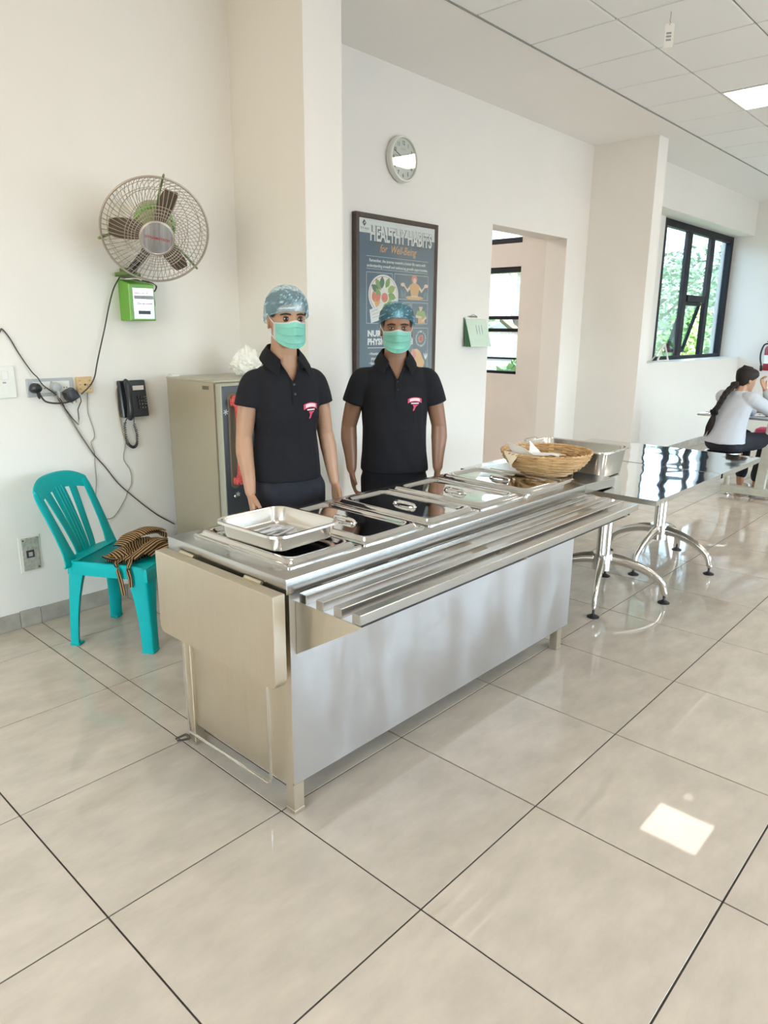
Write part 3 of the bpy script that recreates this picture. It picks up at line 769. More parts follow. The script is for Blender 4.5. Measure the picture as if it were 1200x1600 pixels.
def crumple(name, label, loc, pts, m, group=None, seed=1, th=.0012, amp=.008):
    """a folded sheet: triangle fan of given corner points, subdivided and crumpled, with thickness"""
    t = bmesh.new(); vs = [t.verts.new(p) for p in pts[0]]
    for f in pts[1]: t.faces.new([vs[i] for i in f])
    bmesh.ops.subdivide_edges(t, edges=list(t.edges), cuts=5, use_grid_fill=True)
    bmesh.ops.triangulate(t, faces=[f for f in t.faces if len(f.verts) > 4])
    for v in t.verts: v.co += noise.noise_vector(v.co * 22 + V((seed * 3.1, 0, 0))) * amp
    bmesh.ops.recalc_face_normals(t, faces=t.faces)
    bmesh.ops.solidify(t, geom=list(t.faces), thickness=th)
    o = obj(name, t, m, None, True, angle=60); o.location = loc
    return tag(o, label, 'napkin', group)
B0 = (1.985, .235, .8215)
crumple('paper_tissue', 'cream tissue hanging over the left rim of the bamboo basket', B0, ([(-.20, .13, .128), (-.10, .05, .05), (-.13, -.05, .06), (-.235, .02, .126), (-.255, .05, .06)], [(0, 1, 2, 3), (0, 3, 4)]), TISSUEB, 'tissues in the basket', 1)
crumple('paper_tissue', 'white tissue standing up at the left inside the basket', B0, ([(-.17, .13, .165), (-.09, .10, .04), (-.06, .00, .055), (-.16, .02, .145)], [(0, 1, 2, 3)]), TISSUE, 'tissues in the basket', 2)
crumple('paper_tissue', 'cream tissue peak beside the white one in the basket', B0, ([(-.10, .12, .160), (-.02, .09, .05), (-.03, -.02, .06), (-.13, .03, .12)], [(0, 1, 2, 3)]), TISSUEB, 'tissues in the basket', 3)
crumple('paper_tissue', 'white pointed tissue corner in the middle of the basket', B0, ([(.03, .12, .155), (-.03, .08, .08), (.06, .04, .07)], [(0, 1, 2)]), TISSUE, 'tissues in the basket', 4)
crumple('paper_tissue', 'flat white tissue spread over the front of the basket inside', B0, ([(-.16, -.03, .118), (-.03, .07, .105), (.07, -.02, .10), (-.06, -.11, .112)], [(0, 1, 2, 3)]), TISSUE, 'tissues in the basket', 5, amp=.012)
crumple('paper_tissue', 'brownish tissue lying flat at the right of the basket inside', B0, ([(.0, .08, .085), (.12, .06, .085), (.14, -.04, .085), (.02, -.03, .09)], [(0, 1, 2, 3)]), TISSUEB, 'tissues in the basket', 6)

# ---------------------------------------------------------------- polished steel table
tb = thing('steel_table', 'long polished steel table on two four-footed chrome pedestals', 'table', (2.95, .2, 0))
def TP(n, b, m, par=tb, **k): return obj(n, b, m, par, world=True, **k)
for x0, x1, dz in ((2.04, 2.98, 0.0), (2.95, 3.70, .0016)):
    t = bmesh.new(); nx, ny = 40, 44
    bmesh.ops.create_grid(t, x_segments=nx, y_segments=ny, size=.5)
    for v in t.verts:
        x = x0 + (v.co.x + .5) * (x1 - x0); y = -.342 + (v.co.y + .5) * 1.162
        v.co = V((x, y, .760 + dz + .0016 * noise.noise(V((x * 5, y * 5, 2))) * min(1, 12 * min(x - x0 + .001, x1 - x + .001, y + .342, .82 - y))))
    fb = bmesh.ops.extrude_face_region(t, geom=list(t.faces))
    for g in fb['geom']:
        if isinstance(g, bmesh.types.BMVert): g.co.z = .733 + (-dz)
    tt = TP('table_top', t, [TABLEM, STEEL], angle=40)
    for f_ in tt.data.polygons: f_.material_index = 0 if f_.normal.z > .5 else 1
for (cx, cy), feet in (((2.58, .15), ((2.236, .018), (2.721, -.184), (2.921, .281), (2.44, .48))), ((3.45, .163), ((3.433, -.196), (3.824, .162), (3.474, .522), (3.08, .16)))):
    for dx in (-.034, .034):
        c = NB(); cyl(c, (cx + dx, cy, .20), (cx + dx, cy, .735), .027, seg=20); TP('column', c, CHROME)
    h = NB(); cyl(h, (cx, cy, .17), (cx, cy, .27), .058, seg=24); TP('hub', h, CHROME)
    m_ = NB(); box(m_, cx - .16, cx + .16, cy - .10, cy + .10, .724, .7335, bev=.003); TP('mount_plate', m_, CHROME)
    for fx, fy in feet:
        d = V((fx - cx, fy - cy, 0)); L = d.length; d.normalize()
        pts = [V((cx, cy, .235)) + d * .04, V((cx, cy, .225)) + d * L * .35, V((cx, cy, .185)) + d * L * .68, V((cx, cy, .125)) + d * L * .92, V((cx, cy, .055)) + d * L]
        lg = NB(); tube(lg, pts, [.036, .031, .025, .021, .017], 12, 5, flat=.75, round_ends=True); lo = TP('foot_arm', lg, CHROME)
        k = NB(); lathe(k, [(.034, 0.0), (.034, .005), (.022, .011), (.010, .018), (.0075, .022), (.0075, .060)], 18, Matrix.Translation(V((fx, fy, 0))))
        obj('levelling_foot', k, RUBBER, lo, True, True)
# ---------------------------------------------------------------- wall fan
FC = V((.738, 1.80, 2.010)); FN = V((-.403, -.800, -.445)).normalized()
fx = V((0, 0, 1)).cross(FN).normalized(); fy = FN.cross(fx)
FM = Matrix((fx, fy, FN)).transposed().to_4x4(); FM.translation = FC
fan = thing('wall_fan', 'round wire caged wall fan with brown blades and green arms', 'fan', tuple(FC))
fan.rotation_euler = FM.to_euler()
RIM = .258
b = NB()
tube(b, [(RIM * math.cos(2 * PI * k / 64), RIM * math.sin(2 * PI * k / 64), 0) for k in range(64)], .0058, 8, closed=True)
obj('cage_rim', b, WIRE, fan)
b = NB()
def ring(r, z, w=.0017): tube(b, [(r * math.cos(2 * PI * k / 56), r * math.sin(2 * PI * k / 56), z) for k in range(56)], w, 5, closed=True)
fz = lambda r: .098 * (1 - max(0, (r - .078) / .18) ** 2.2)
bz = lambda r: -.125 * (1 - max(0, (r - .06) / .198) ** 3)
for r in (.105, .120, .135, .150, .222): ring(r, fz(r))
for r in (.11, .17, .225): ring(r, bz(r))
NW = 60
for k in range(NW):
    a = 2 * PI * k / NW
    tube(b, [(r * math.cos(a), r * math.sin(a), fz(r)) for r in (.074, .12, .17, .21, .238, RIM)], .0015, 5)
    tube(b, [(r * math.cos(a + (RIM - r) * 3.2), r * math.sin(a + (RIM - r) * 3.2), bz(r)) for r in (.058, .11, .16, .205, .236, RIM)], .0015, 5)
o = obj('cage_wires', b, WIRE, fan); o['kind'] = 'stuff'
b = NB(); lathe(b, [(.080, .088), (.084, .094), (.084, .100), (.076, .103), (.074, .1005), (.001, .1015)], 40)
d = obj('hub_disc', b, SILVER, fan)
b = NB(); lathe(b, [(.080, .088), (.085, .094), (.085, .100), (.078, .1035), (.075, .101), (.075, .088)], 40, capends=False); obj('hub_ring', b, WIRE, fan)
me = text_mesh('DYNAMOTECH', .016, Matrix.Translation(V((0, -.004, .1024))) @ Matrix.Rotation(math.radians(-10), 4, 'Z'), 'CENTER', sx=1.05, bold=.0004)
me.name = 'hub_lettering'; link('hub_lettering', me, RED, d, False)
for k, a0 in enumerate((176, 68, 305)):
    b = NB(); rows = []
    for i in range(7):
        r = .045 + .175 * i / 6; w = (.030, .040, .047, .050, .049, .045, .034)[i]; tw = math.radians(34 - 15 * i / 6)
        rows.append([V((r, s * w * math.cos(tw), .012 + s * w * math.sin(tw) + .006 * (1 - s * s))) for s in (-1, -.6, -.2, .2, .6, 1)])
    top = [[b.verts.new(p) for p in r_] for r_ in rows]
    for p_, q_ in zip(top[:-1], top[1:]):
        for i in range(5): b.faces.new((p_[i], p_[i + 1], q_[i + 1], q_[i]))
    bmesh.ops.solidify(b, geom=list(b.faces), thickness=.002)
    bmesh.ops.rotate(b, cent=(0, 0, 0), matrix=Matrix.Rotation(math.radians(a0), 3, 'Z'), verts=b.verts)
    obj('blade', b, TAUPE, fan)
b = NB(); lathe(b, [(.001, .045), (.040, .043), (.046, .030), (.046, -.01), (.001, -.012)], 24); obj('blade_hub', b, TAUPE, fan)
b = NB(); lathe(b, [(.001, -.05), (.078, -.05), (.092, -.065), (.094, -.12), (.085, -.20), (.06, -.245), (.001, -.25)], 30)
mo = obj('motor', b, SAGE, fan)
b = NB(); lathe(b, [(.094, -.055), (.104, -.062), (.104, -.085), (.094, -.09)], 30, capends=False); obj('motor_band', b, LIME, mo)
for a0 in (80, 190, 318):
    a = math.radians(a0); b = NB(); c, s = math.cos(a), math.sin(a)
    tube(b, [(.09 * c, .09 * s, -.075), (.18 * c, .18 * s, -.055), (.262 * c, .262 * s, -.004), (.275 * c, .275 * s, .004)], [.011, .010, .010, .008], 8, 3, flat=.6)
    obj('cage_arm', b, GREENB, fan)
b = NB()
inv = FM.inverted()
tube(b, [inv @ V((.80, 1.93, 2.02)), inv @ V((.80, 2.02, 1.93)), inv @ V((.76, 2.07, 1.86)), inv @ V((.745, 2.09, 1.835))], [.028, .024, .022, .022], 12, 4); obj('support_arm', b, BLKPLASTIC, fan)
b = NB(); box(b, .69, .80, 2.10, YW + .002, 1.80, 1.875, bev=.004); tube(b, [(.675, 2.11, 1.818), (.75, 2.09, 1.825), (.80, 2.10, 1.82)], .012, 8, 3)
obj('wall_bracket', b, GREENB, fan, world=True) if False else None
b2 = NB(); box(b2, .71, .79, 2.10, YW + .002, 1.80, 1.85, bev=.004); tube(b2, [(.665, 2.11, 1.812), (.74, 2.085, 1.822), (.80, 2.10, 1.815)], .011, 8, 3)
bmesh.ops.transform(b2, matrix=inv, verts=b2.verts); obj('wall_bracket', b2, GREENB, fan)

bx = thing('fan_speed_box', 'lime green control box on the wall below the caged fan', 'control box', (.76, YW, 1.68))
b = NB(); box(b, .695, .845, 2.035, YW + .001, 1.578, 1.768, bev=.004)
for v in b.verts:
    if v.co.y > 2.1 and v.co.z > 1.7: v.co.z += .024
obj('box_case', b, LIME, bx, world=True)
fp = obj('label_plate', box(NB(), .716, .836, 2.0328, 2.036, 1.588, 1.746), SILVER, bx, False, True)
obj('grey_band', box(NB(), .722, .834, 2.0322, 2.0332, 1.690, 1.708), GREYPRINT, fp, False, True)
obj('switch_slot', box(NB(), .742, .812, 2.0318, 2.0332, 1.612, 1.630), BLKPLASTIC, fp, False, True)
for s, z, x, m, sz in (('REGULATOR', 1.716, .724, RED, .014), ('Dynamotech', 1.662, .738, RED, .017), ('SPEED', 1.598, .745, GREYPRINT, .010)):
    me = text_mesh(s, sz, Matrix.Translation(V((x, 2.0320, z))) @ WALLTXT, sx=1.0); me.name = 'plate_lettering'; link('plate_lettering', me, m, fp, False, True)
b = NB(); box(b, .846, .856, 2.07, 2.10, 1.60, 1.625, bev=.002); obj('side_switch', b, BLKPLASTIC, bx, world=True)
b = NB(); tube(b, [(.70, 2.08, 1.80), (.78, 2.02, 1.782), (.85, 2.05, 1.775), (.885, 2.08, 1.76), (.87, 2.08, 1.735), (.845, 2.07, 1.74), (.87, 2.09, 1.70), (.872, 2.09, 1.66), (.857, 2.085, 1.63)], .0042, 6, 5)
tag(obj('fan_lead', b, CABLE), 'dark looped lead between the caged fan and the green box', 'cable')
b = NB(); tube(b, [(.69, 2.05, 1.79), (.74, 2.02, 1.792), (.79, 2.03, 1.778), (.83, 2.03, 1.782), (.88, 2.06, 1.765)], .0032, 6, 5)
tag(obj('cable_tie', b, WHITEPL), 'thin white wire wound on top of the green box', 'wire')

# ---------------------------------------------------------------- cables along the wall
def cable(name, pts, r, m, label, n=4): return tag(obj(name, tube(NB(), pts, r, 6, n), m), label, 'cable')
cable('wall_cable', [(.02, 2.137, 1.47), (.067, 2.137, 1.516), (.078, 2.137, 1.531), (.108, 2.137, 1.489), (.144, 2.137, 1.412), (.189, 2.128, 1.327), (.213, 2.118, 1.294), (.234, 2.112, 1.255), (.311, 2.125, 1.189), (.349, 2.137, 1.106), (.388, 2.137, 1.025), (.429, 2.137, .946), (.471, 2.137, .871), (.529, 2.137, .792), (.595, 2.137, .691), (.666, 2.137, .613), (.758, 2.137, .52), (.836, 2.137, .451), (.93, 2.137, .385)], .0031, CABLE,
      'long dark cable running down the wall to behind the fridge')
cable('fan_cable', [(.685, 2.10, 1.801), (.655, 2.115, 1.744), (.631, 2.12, 1.678), (.61, 2.12, 1.613), (.585, 2.12, 1.53), (.547, 2.11, 1.431), (.511, 2.09, 1.349), (.484, 2.07, 1.29), (.452, 2.065, 1.245), (.402, 2.065, 1.205)], .0036, CABLE, 'dark cable hanging from the fan bracket to the black adapter')
cable('plug_cable', [(.199, 2.085, 1.226), (.206, 2.09, 1.207), (.231, 2.10, 1.176), (.278, 2.10, 1.163), (.327, 2.095, 1.163), (.36, 2.085, 1.172)], .0045, CABLE, 'black lead curving from the black plug to the hanging adapter')
cable('looped_wire', [(.305, 2.135, 1.19), (.344, 2.137, 1.125), (.404, 2.137, 1.039), (.405, 2.13, 1.12), (.42, 2.115, 1.163), (.405, 2.095, 1.197)], .0026, CABLE, 'thin dark wire hanging in a pointed loop below the adapter', 2)
cable('telephone_wire', [(.466, 2.118, 1.25), (.467, 2.137, 1.182), (.462, 2.138, 1.097), (.482, 2.138, 1.016), (.484, 2.138, .964), (.463, 2.138, .935), (.476, 2.138, .881), (.473, 2.138, .817), (.472, 2.138, .728), (.462, 2.138, .658), (.458, 2.138, .585), (.475, 2.138, .534), (.513, 2.138, .498), (.559, 2.138, .508), (.624, 2.138, .586), (.648, 2.138, .634), (.675, 2.138, .679), (.674, 2.138, .754), (.641, 2.138, .821), (.656, 2.138, .895), (.660, 2.12, .95)], .0023, CABLEG, 'thin grey telephone wire hanging from the beige box to the phone')
cable('grey_lead', [(.292, 2.085, 1.215), (.295, 2.11, 1.195), (.310, 2.128, 1.165), (.348, 2.130, 1.100), (.40, 2.130, .99), (.47, 2.130, .86)], .0024, CABLEG, 'grey lead leaving the grey plug and joining the dark wall cable')

# ---------------------------------------------------------------- switches and sockets
t = thing('switch_plate', 'white switch plate on the wall at the left edge', 'switch', (.05, YW, 1.28))
obj('plate', box(NB(), -.06, .111, YW - .012, YW + .001, 1.200, 1.356, bev=.003), WHITEPL, t, world=True)
for x in (-.035, .005, .045): obj('rocker', box(NB(), x + .002, x + .033, YW - .017, YW - .010, 1.290, 1.335, bev=.002), WHITEPL, t, world=True)
for x in (-.025, .030): obj('blank', box(NB(), x, x + .045, YW - .0135, YW - .010, 1.212, 1.262, bev=.001), WHITEPL, t, world=True)
for x in (.012, .05): obj('mark', box(NB(), x, x + .016, YW - .0128, YW - .0118, 1.272, 1.280), GREYPRINT, t, False, True)
t = thing('socket_plate', 'grey double socket plate with two white modules on the wall', 'socket', (.28, YW, 1.245))
obj('plate', box(NB(), .162, .397, YW - .010, YW + .001, 1.198, 1.288, bev=.003), GREYPL, t, world=True)
for x in (.192, .290):
    w = obj('module', box(NB(), x, x + .085, YW - .014, YW - .008, 1.216, 1.272, bev=.002), WHITEPL, t, world=True)
    for dx in (.052, .066):
        obj('pin_hole', box(NB(), x + dx, x + dx + .005, YW - .0146, YW - .0135, 1.236, 1.241), BLKPLASTIC, w, False, True)
def plug(label, x, m):
    p = thing('plug', label, 'plug', (x, 2.11, 1.243), 0, 'wall plugs'); b = NB()
    rings = []
    for y, r in ((YW - .013, .026), (YW - .022, .0265), (YW - .045, .022), (YW - .052, .012)):
        rings.append([V((x + r * math.cos(a) * (1 if math.sin(a) > 0 else 1.15), y, 1.243 + r * math.sin(a))) for a in [2 * PI * k / 20 for k in range(20)]])
    loft(b, rings); obj('plug_body', b, m, p, world=True)
    b = NB(); tube(b, [(x, 2.095, 1.225), (x, 2.092, 1.205), (x + .004, 2.092, 1.192)], [.009, .007, .005], 8, 3); obj('strain_relief', b, m, p, world=True)
plug('black plug in the left module of the grey socket', .197, BLKPLASTIC)
plug('grey plug in the right module of the grey socket', .298, GREYPL)
t = thing('plug_adapter', 'black three-pin adapter hanging in its leads beside the socket', 'adapter', (.362, 2.10, 1.20))
mm = Matrix.Translation(V((.362, 2.10, 1.200))) @ Matrix.Rotation(math.radians(-28), 4, 'Y')
b = NB(); t_ = NB(); loft(t_, [rrect(-.030, .030, -.034, .030, .014, -.025, 4), rrect(-.033, .033, -.036, .032, .016, 0, 4), rrect(-.026, .026, -.028, .028, .014, .03, 4)]); merge(b, t_, mm)
obj('adapter_body', b, BLKPLASTIC, t, world=True)
for x in (-.012, .012, 0):
    b = NB(); t_ = NB(); cyl(t_, (x, -.01 if x == 0 else .008, -.045), (x, -.01 if x == 0 else .008, -.02), .003, seg=8); merge(b, t_, mm); obj('pin', b, CHROME, t, world=True)
t = thing('telephone_junction_box', 'aged beige telephone junction box right of the grey socket', 'junction box', (.453, YW, 1.246))
obj('lid', box(NB(), .412, .494, YW - .024, YW + .001, 1.204, 1.288, bev=.003), BEIGEPL, t, world=True)
for x in (.422, .475):
    for z in (1.225, 1.247, 1.268): obj('slot', box(NB(), x, x + .008, YW - .0246, YW - .0235, z, z + .0025), BLKPLASTIC, t, False, True)
obj('screw', lathe(NB(), [(.001, .0), (.006, .0), (.005, .004), (.001, .004)], 12, Matrix.Translation(V((.453, YW - .023, 1.248))) @ Matrix.Rotation(PI / 2, 4, 'X')), CABLE, t, world=True)
t = thing('floor_socket_box', 'scratched grey metal outlet plate low on the wall, open in the middle', 'outlet', (.085, YW, .39))
obj('plaster_edge', box(NB(), .030, .140, YW - .003, YW + .001, .293, .488, bev=.001), WALL, t, False, True)
obj('plate', box(NB(), .043, .128, YW - .010, YW + .001, .303, .478, bev=.002), pmat('scratched_zinc', (.50, .47, .41), .5, .4, var=.22, vscale=45), t, world=True)
obj('opening', box(NB(), .062, .102, YW - .0108, YW - .009, .372, .412), CABLE, t, False, True)
obj('clip', box(NB(), .073, .093, YW - .014, YW - .010, .380, .402, bev=.002), GREYPL, t, world=True)
for x, z in ((.052, .468), (.119, .315)): obj('screw', lathe(NB(), [(.001, 0), (.005, 0), (.004, .003), (.001, .003)], 10, Matrix.Translation(V((x, YW - .0095, z))) @ Matrix.Rotation(PI / 2, 4, 'X')), CABLE, t, world=True)

# ---------------------------------------------------------------- wall telephone
t = thing('wall_telephone', 'black desk telephone hung on the wall with white name card', 'telephone', (.715, YW, 1.16))
mm = Matrix.Translation(V((.715, YW, 1.158)))
b = NB()
prism(b, [(.078, -.100), (.078, .10), (-.078, .10), (-.078, -.10)], 1, -.04, 0.0, bev=.006)
for v in b.verts:
    if v.co.y < -.02: v.co.y += -.016 if v.co.z < 0 else 0.006
bmesh.ops.transform(b, matrix=mm, verts=b.verts); obj('phone_case', b, BLKPLASTIC, t, world=True)
b = NB(); tube(b, [(-.050, -.058, .092), (-.050, -.074, .072), (-.050, -.079, .0), (-.050, -.082, -.066), (-.050, -.074, -.092)], [.021, .024, .017, .024, .023], 14, 5, round_ends=True, flat=.72)
bmesh.ops.transform(b, matrix=mm, verts=b.verts); obj('handset', b, BLKPLASTIC, t, world=True)
obj('name_card', box(NB(), .711, .776, YW - .041, YW - .037, 1.205, 1.229), PALE, t, False, True)
kb = [[V((0, 0, 0))]]
for r in range(4):
    for c in range(3):
        b = NB(); x = .737 + c * .0155; z = 1.166 - r * .019; y = YW - .048 - .0035 * r * .9
        box(b, x - .0055, x + .0055, y - .004, y + .012, z - .0055, z + .0055, bev=.0015)
        k = obj('key', b, BLKPLASTIC, t, world=True)
        me = text_mesh('123456789*0#'[r * 3 + c], .009, Matrix.Translation(V((x, y - .0046, z - .003))) @ WALLTXT, 'CENTER'); me.name = 'key_figure'; link('key_figure', me, PALE, k, False, True)
for r in range(4): obj('side_key', box(NB(), .778, .787, YW - .058, YW - .045, 1.165 - r * .013, 1.1685 - r * .013), GREYPL, t, False, True)
b = NB(); pts = []; path = cr([(.662, YW - .05, 1.062), (.656, YW - .025, 1.02), (.660, YW - .018, .95), (.672, YW - .018, .905), (.700, YW - .018, .885), (.722, YW - .018, .905), (.727, YW - .018, .96), (.715, YW - .018, 1.02), (.712, YW - .03, 1.062)], 40)
for i, p in enumerate(path):
    a = i * .95; fr_t = (path[min(i + 1, len(path) - 1)] - path[max(0, i - 1)]).normalized(); sd_ = fr_t.cross(V((0, 1, 0)))
    f = 1 if 30 < i < len(path) - 45 else .15
    pts.append(p + (sd_ * math.cos(a) + V((0, 1, 0)) * math.sin(a)) * .0068 * f)
tube(b, pts, .0021, 5); obj('coiled_cord', b, BLKPLASTIC, t, world=True)
b = NB(); tube(b, [(.64, YW - .012, 1.235), (.629, YW - .008, 1.19), (.632, YW - .008, 1.12), (.640, YW - .008, 1.03), (.655, YW - .008, .94), (.668, YW - .008, .90)], .003, 6, 4); obj('line_cord', b, CABLEB, t, world=True)

# ---------------------------------------------------------------- fridge
fr = thing('fridge', 'small single door fridge with olive side and dark grey front', 'fridge', (1.165, 1.8, 0))
def FP(n, b, m, par=fr, **k): return obj(n, b, m, par, world=True, **k)
FP('body', box(NB(), .895, 1.435, 1.600, 2.060, .055, 1.268, bev=.006, seg=2), FRIDGE)
FP('top_cover', box(NB(), .893, 1.437, 1.590, 2.062, 1.262, 1.277, bev=.005, seg=2), FREDGE)
FP('gasket', box(NB(), .902, 1.428, 1.588, 1.602, .075, 1.255), GASKET, smooth=False)
dr = FP('door', box(NB(), .895, 1.435, 1.533, 1.589, .07, 1.262, bev=.010, seg=3), FREDGE)
obj('door_face', box(NB(), .899, 1.431, 1.5305, 1.536, .082, 1.25, bev=.003), FRDOOR, dr, True, True)
for x0 in (.915, 1.37): FP('foot', box(NB(), x0, x0 + .045, 1.64, 1.69, 0, .06, bev=.003), BLKPLASTIC); FP('foot', box(NB(), x0, x0 + .045, 1.97, 2.02, 0, .06, bev=.003), BLKPLASTIC)
FP('hinge_cap', box(NB(), .898, .945, 2.0, 2.05, 1.272, 1.288, bev=.003), WHITEPL)
FP('badge', box(NB(), .8935, .8955, 1.64, 1.70, 1.225, 1.245), GASKET, smooth=False)
b = NB(); loft(b, [rrect(.932, .988, .70, 1.215, .024, 0, 5), rrect(.935, .985, .703, 1.212, .021, .006, 5)])
bmesh.ops.transform(b, matrix=Matrix.Translation(V((0, 1.5305, 0))) @ Matrix.Rotation(PI / 2, 4, 'X'), verts=b.verts); obj('handle_recess', b, GASKET, dr, True, True)
b = NB(); tube(b, [(.966, 1.515, .735), (.966, 1.49, .80), (.966, 1.487, .96), (.966, 1.49, 1.12), (.966, 1.515, 1.185)], [.017, .015, .0145, .015, .017], 10, 4, round_ends=True); hd = obj('handle', b, RED_KNIT, dr, True, True)
for zc in (.745, 1.165):
    b = NB(); pts = []
    for k in range(90):
        a = 2 * PI * k / 90; pts.append(V((.966 + .026 * math.cos(a), 1.507 + .018 * math.sin(a), zc + .017 * math.sin(a * 9))))
    tube(b, pts, .006, 6, closed=True)
    for v in b.verts: v.co += noise.noise_vector(v.co * 60) * .003
    obj('crochet_frill', b, RED_KNIT, hd, True, True)
def star(cx, z, r):
    b = NB()
    for k in range(3):
        a = PI * k / 3 + .3; c, s = math.cos(a), math.sin(a)
        tube(b, [(cx - c * r, 1.5295, z - s * r), (cx + c * r, 1.5295, z + s * r)], .0022, 5)
        for q in (-1, 1):
            for dd in (-.5, .5):
                tube(b, [(cx + q * c * r * .6, 1.5295, z + q * s * r * .6), (cx + q * c * r * .6 + q * math.cos(a + dd) * r * .32, 1.5295, z + q * s * r * .6 + q * math.sin(a + dd) * r * .32)], .0015, 4)
    obj('snowflake_decal', b, LINE, dr, True, True)
star(.918, 1.115, .015); star(.972, .664, .014)
b = NB(); lathe(b, [(.001, .006), (.007, .006), (.011, .003), (.012, 0), (.001, 0)], 18, Matrix.Translation(V((.958, 1.5305, .655))) @ Matrix.Rotation(PI / 2, 4, 'X')); obj('lock', b, CHROME, dr, True, True)
# crumpled white bag on the fridge
b = NB(); bmesh.ops.create_icosphere(b, subdivisions=5, radius=1)
for v in b.verts:
    p = v.co.copy(); f = 1 + .22 * noise.noise(p * 2.1) + .16 * noise.noise(p * 5) + .09 * noise.noise(p * 11)
    z = p.z * f; v.co = V((p.x * f * (.090 - .030 * max(0, z)), p.y * f * (.085 - .03 * max(0, z)), .072 + max(-.070, z * .072 + (.035 if z > .4 else 0) * (z - .4))))
o = obj('plastic_bag', b, BAGW, None, True, angle=25); o.location = (1.245, 1.77, 1.2765); tag(o, 'crumpled white plastic bag lying on top of the fridge', 'bag')

# ---------------------------------------------------------------- clock
t = thing('wall_clock', 'round silver rimmed wall clock above the framed poster', 'clock', (2.962, YW, 2.742))
CM = Matrix.Translation(V((2.962, YW, 2.742))) @ Matrix.Rotation(math.radians(1.5), 4, 'Z') @ Matrix.Rotation(PI / 2, 4, 'X')
obj('rim', lathe(NB(), [(.150, -.004), (.158, .012), (.157, .040), (.150, .048), (.141, .048), (.138, .040), (.138, .03)], 56, CM, False), CLOCKRIM, t, world=True)
obj('dial', lathe(NB(), [(.001, -.003), (.150, -.003), (.150, .030), (.001, .031)], 48, CM), CLOCKFACE, t, world=True)
for h in range(1, 13):
    a = math.radians(90 - 30 * h)
    me = text_mesh(str(h), .037, CM @ Matrix.Translation(V((.108 * math.cos(a), .108 * math.sin(a) - .013, .0318))), 'CENTER', sx=.85, bold=.0012); me.name = 'numeral'; link('numeral', me, DARKPRINT, t, False, True)
me = text_mesh('Quartz', .017, CM @ Matrix.Translation(V((0, .062, .0318))), 'CENTER'); me.name = 'dial_lettering'; link('dial_lettering', me, GREYPRINT, t, False, True)
for nm, hr, L, w, z in (('hour_hand', 1.83, .070, .0045, .0335), ('minute_hand', 49 / 5, .112, .003, .0350), ('second_hand', 9.3, .105, .0009, .0365)):
    a = math.radians(90 - 30 * hr); b = NB(); q = NB(); box(q, -.018, L, -w, w, z, z + .001); merge(b, q, CM @ Matrix.Rotation(a, 4, 'Z')); obj(nm, b, DARKPRINT, t, False, True)
obj('glass', lathe(NB(), [(.001, .0405), (.139, .0405), (.139, .042), (.001, .042)], 48, CM), CLOCKGL, t, world=True)

# ---------------------------------------------------------------- framed poster
PY = 2.112
po = thing('framed_poster', 'tall framed dark blue healthy habits poster on the wall', 'poster', (2.92, YW, 1.66))
b = NB()
for a in ((2.462, 2.500, 1.0, 2.335), (3.342, 3.380, 1.0, 2.335), (2.500, 3.342, 2.300, 2.335), (2.500, 3.342, 1.0, 1.036)): box(b, a[0], a[1], PY - .010, YW + .001, a[2], a[3], bev=.004)
obj('frame', b, FRAMEW, po, world=True)
sh = obj('print_sheet', box(NB(), 2.498, 3.344, PY, YW - .005, 1.034, 2.302), POSTERB, po, False, True)
LAY = [0]
def pp(name, pts, m, lvl=1):
    b = NB(); LAY[0] += 1
    y = PY - .0006 * lvl - .00001 * LAY[0]
    vs = [b.verts.new((p[0], y, p[1])) for p in pts]; b.faces.new(vs)
    if len(vs) > 4: bmesh.ops.triangulate(b, faces=b.faces)
    bmesh.ops.recalc_face_normals(b, faces=b.faces)
    if b.faces[:][0].normal.y > 0: bmesh.ops.reverse_faces(b, faces=b.faces)
    me = bpy.data.meshes.new(name); b.to_mesh(me); b.free(); return link(name, me, m, sh, False, True)
def rect(x0, x1, z0, z1): return [(x0, z0), (x1, z0), (x1, z1), (x0, z1)]
def oval(cx, cz, rx, rz, n=28, a=0): return [(cx + rx * math.cos(2 * PI * k / n) * math.cos(a) - rz * math.sin(2 * PI * k / n) * math.sin(a), cz + rx * math.cos(2 * PI * k / n) * math.sin(a) + rz * math.sin(2 * PI * k / n) * math.cos(a)) for k in range(n)]
def leafp(cx, cz, L, w, a): return [(cx + (math.cos(a) * u * L - math.sin(a) * v * w), cz + (math.sin(a) * u * L + math.cos(a) * v * w)) for u, v in ((-1, 0), (-.5, .7), (0, 1), (.5, .75), (1, 0), (.5, -.75), (0, -1), (-.5, -.7))]
def pt(s, x, z, size, m, sx=1.0, bold=0.0, align='LEFT', lvl=4, shear=0):
    me = text_mesh(s, size, Matrix.Translation(V((x, PY - .0006 * lvl, z))) @ WALLTXT, align, sx=sx, bold=bold, shear=shear); me.name = 'lettering'; return link('lettering', me, m, sh, False, True)
def pt_fit(s, x0, x1, z, size, m, bold=0.0, lvl=4, shear=0):
    me = text_mesh(s, size, Matrix.Identity(4), 'LEFT', bold=bold, shear=shear); xs_ = [v.co.x for v in me.vertices]; w = max(xs_) - min(xs_)
    me.transform(Matrix.Translation(V((x0, PY - .0006 * lvl, z))) @ WALLTXT @ Matrix.Diagonal(((x1 - x0) / w, 1, 1, 1)) @ Matrix.Translation(V((-min(xs_), 0, 0)))); me.name = 'lettering'
    return link('lettering', me, m, sh, False, True)
pp('white_band', rect(2.50, 3.342, 2.205, 2.300), PAPERW)
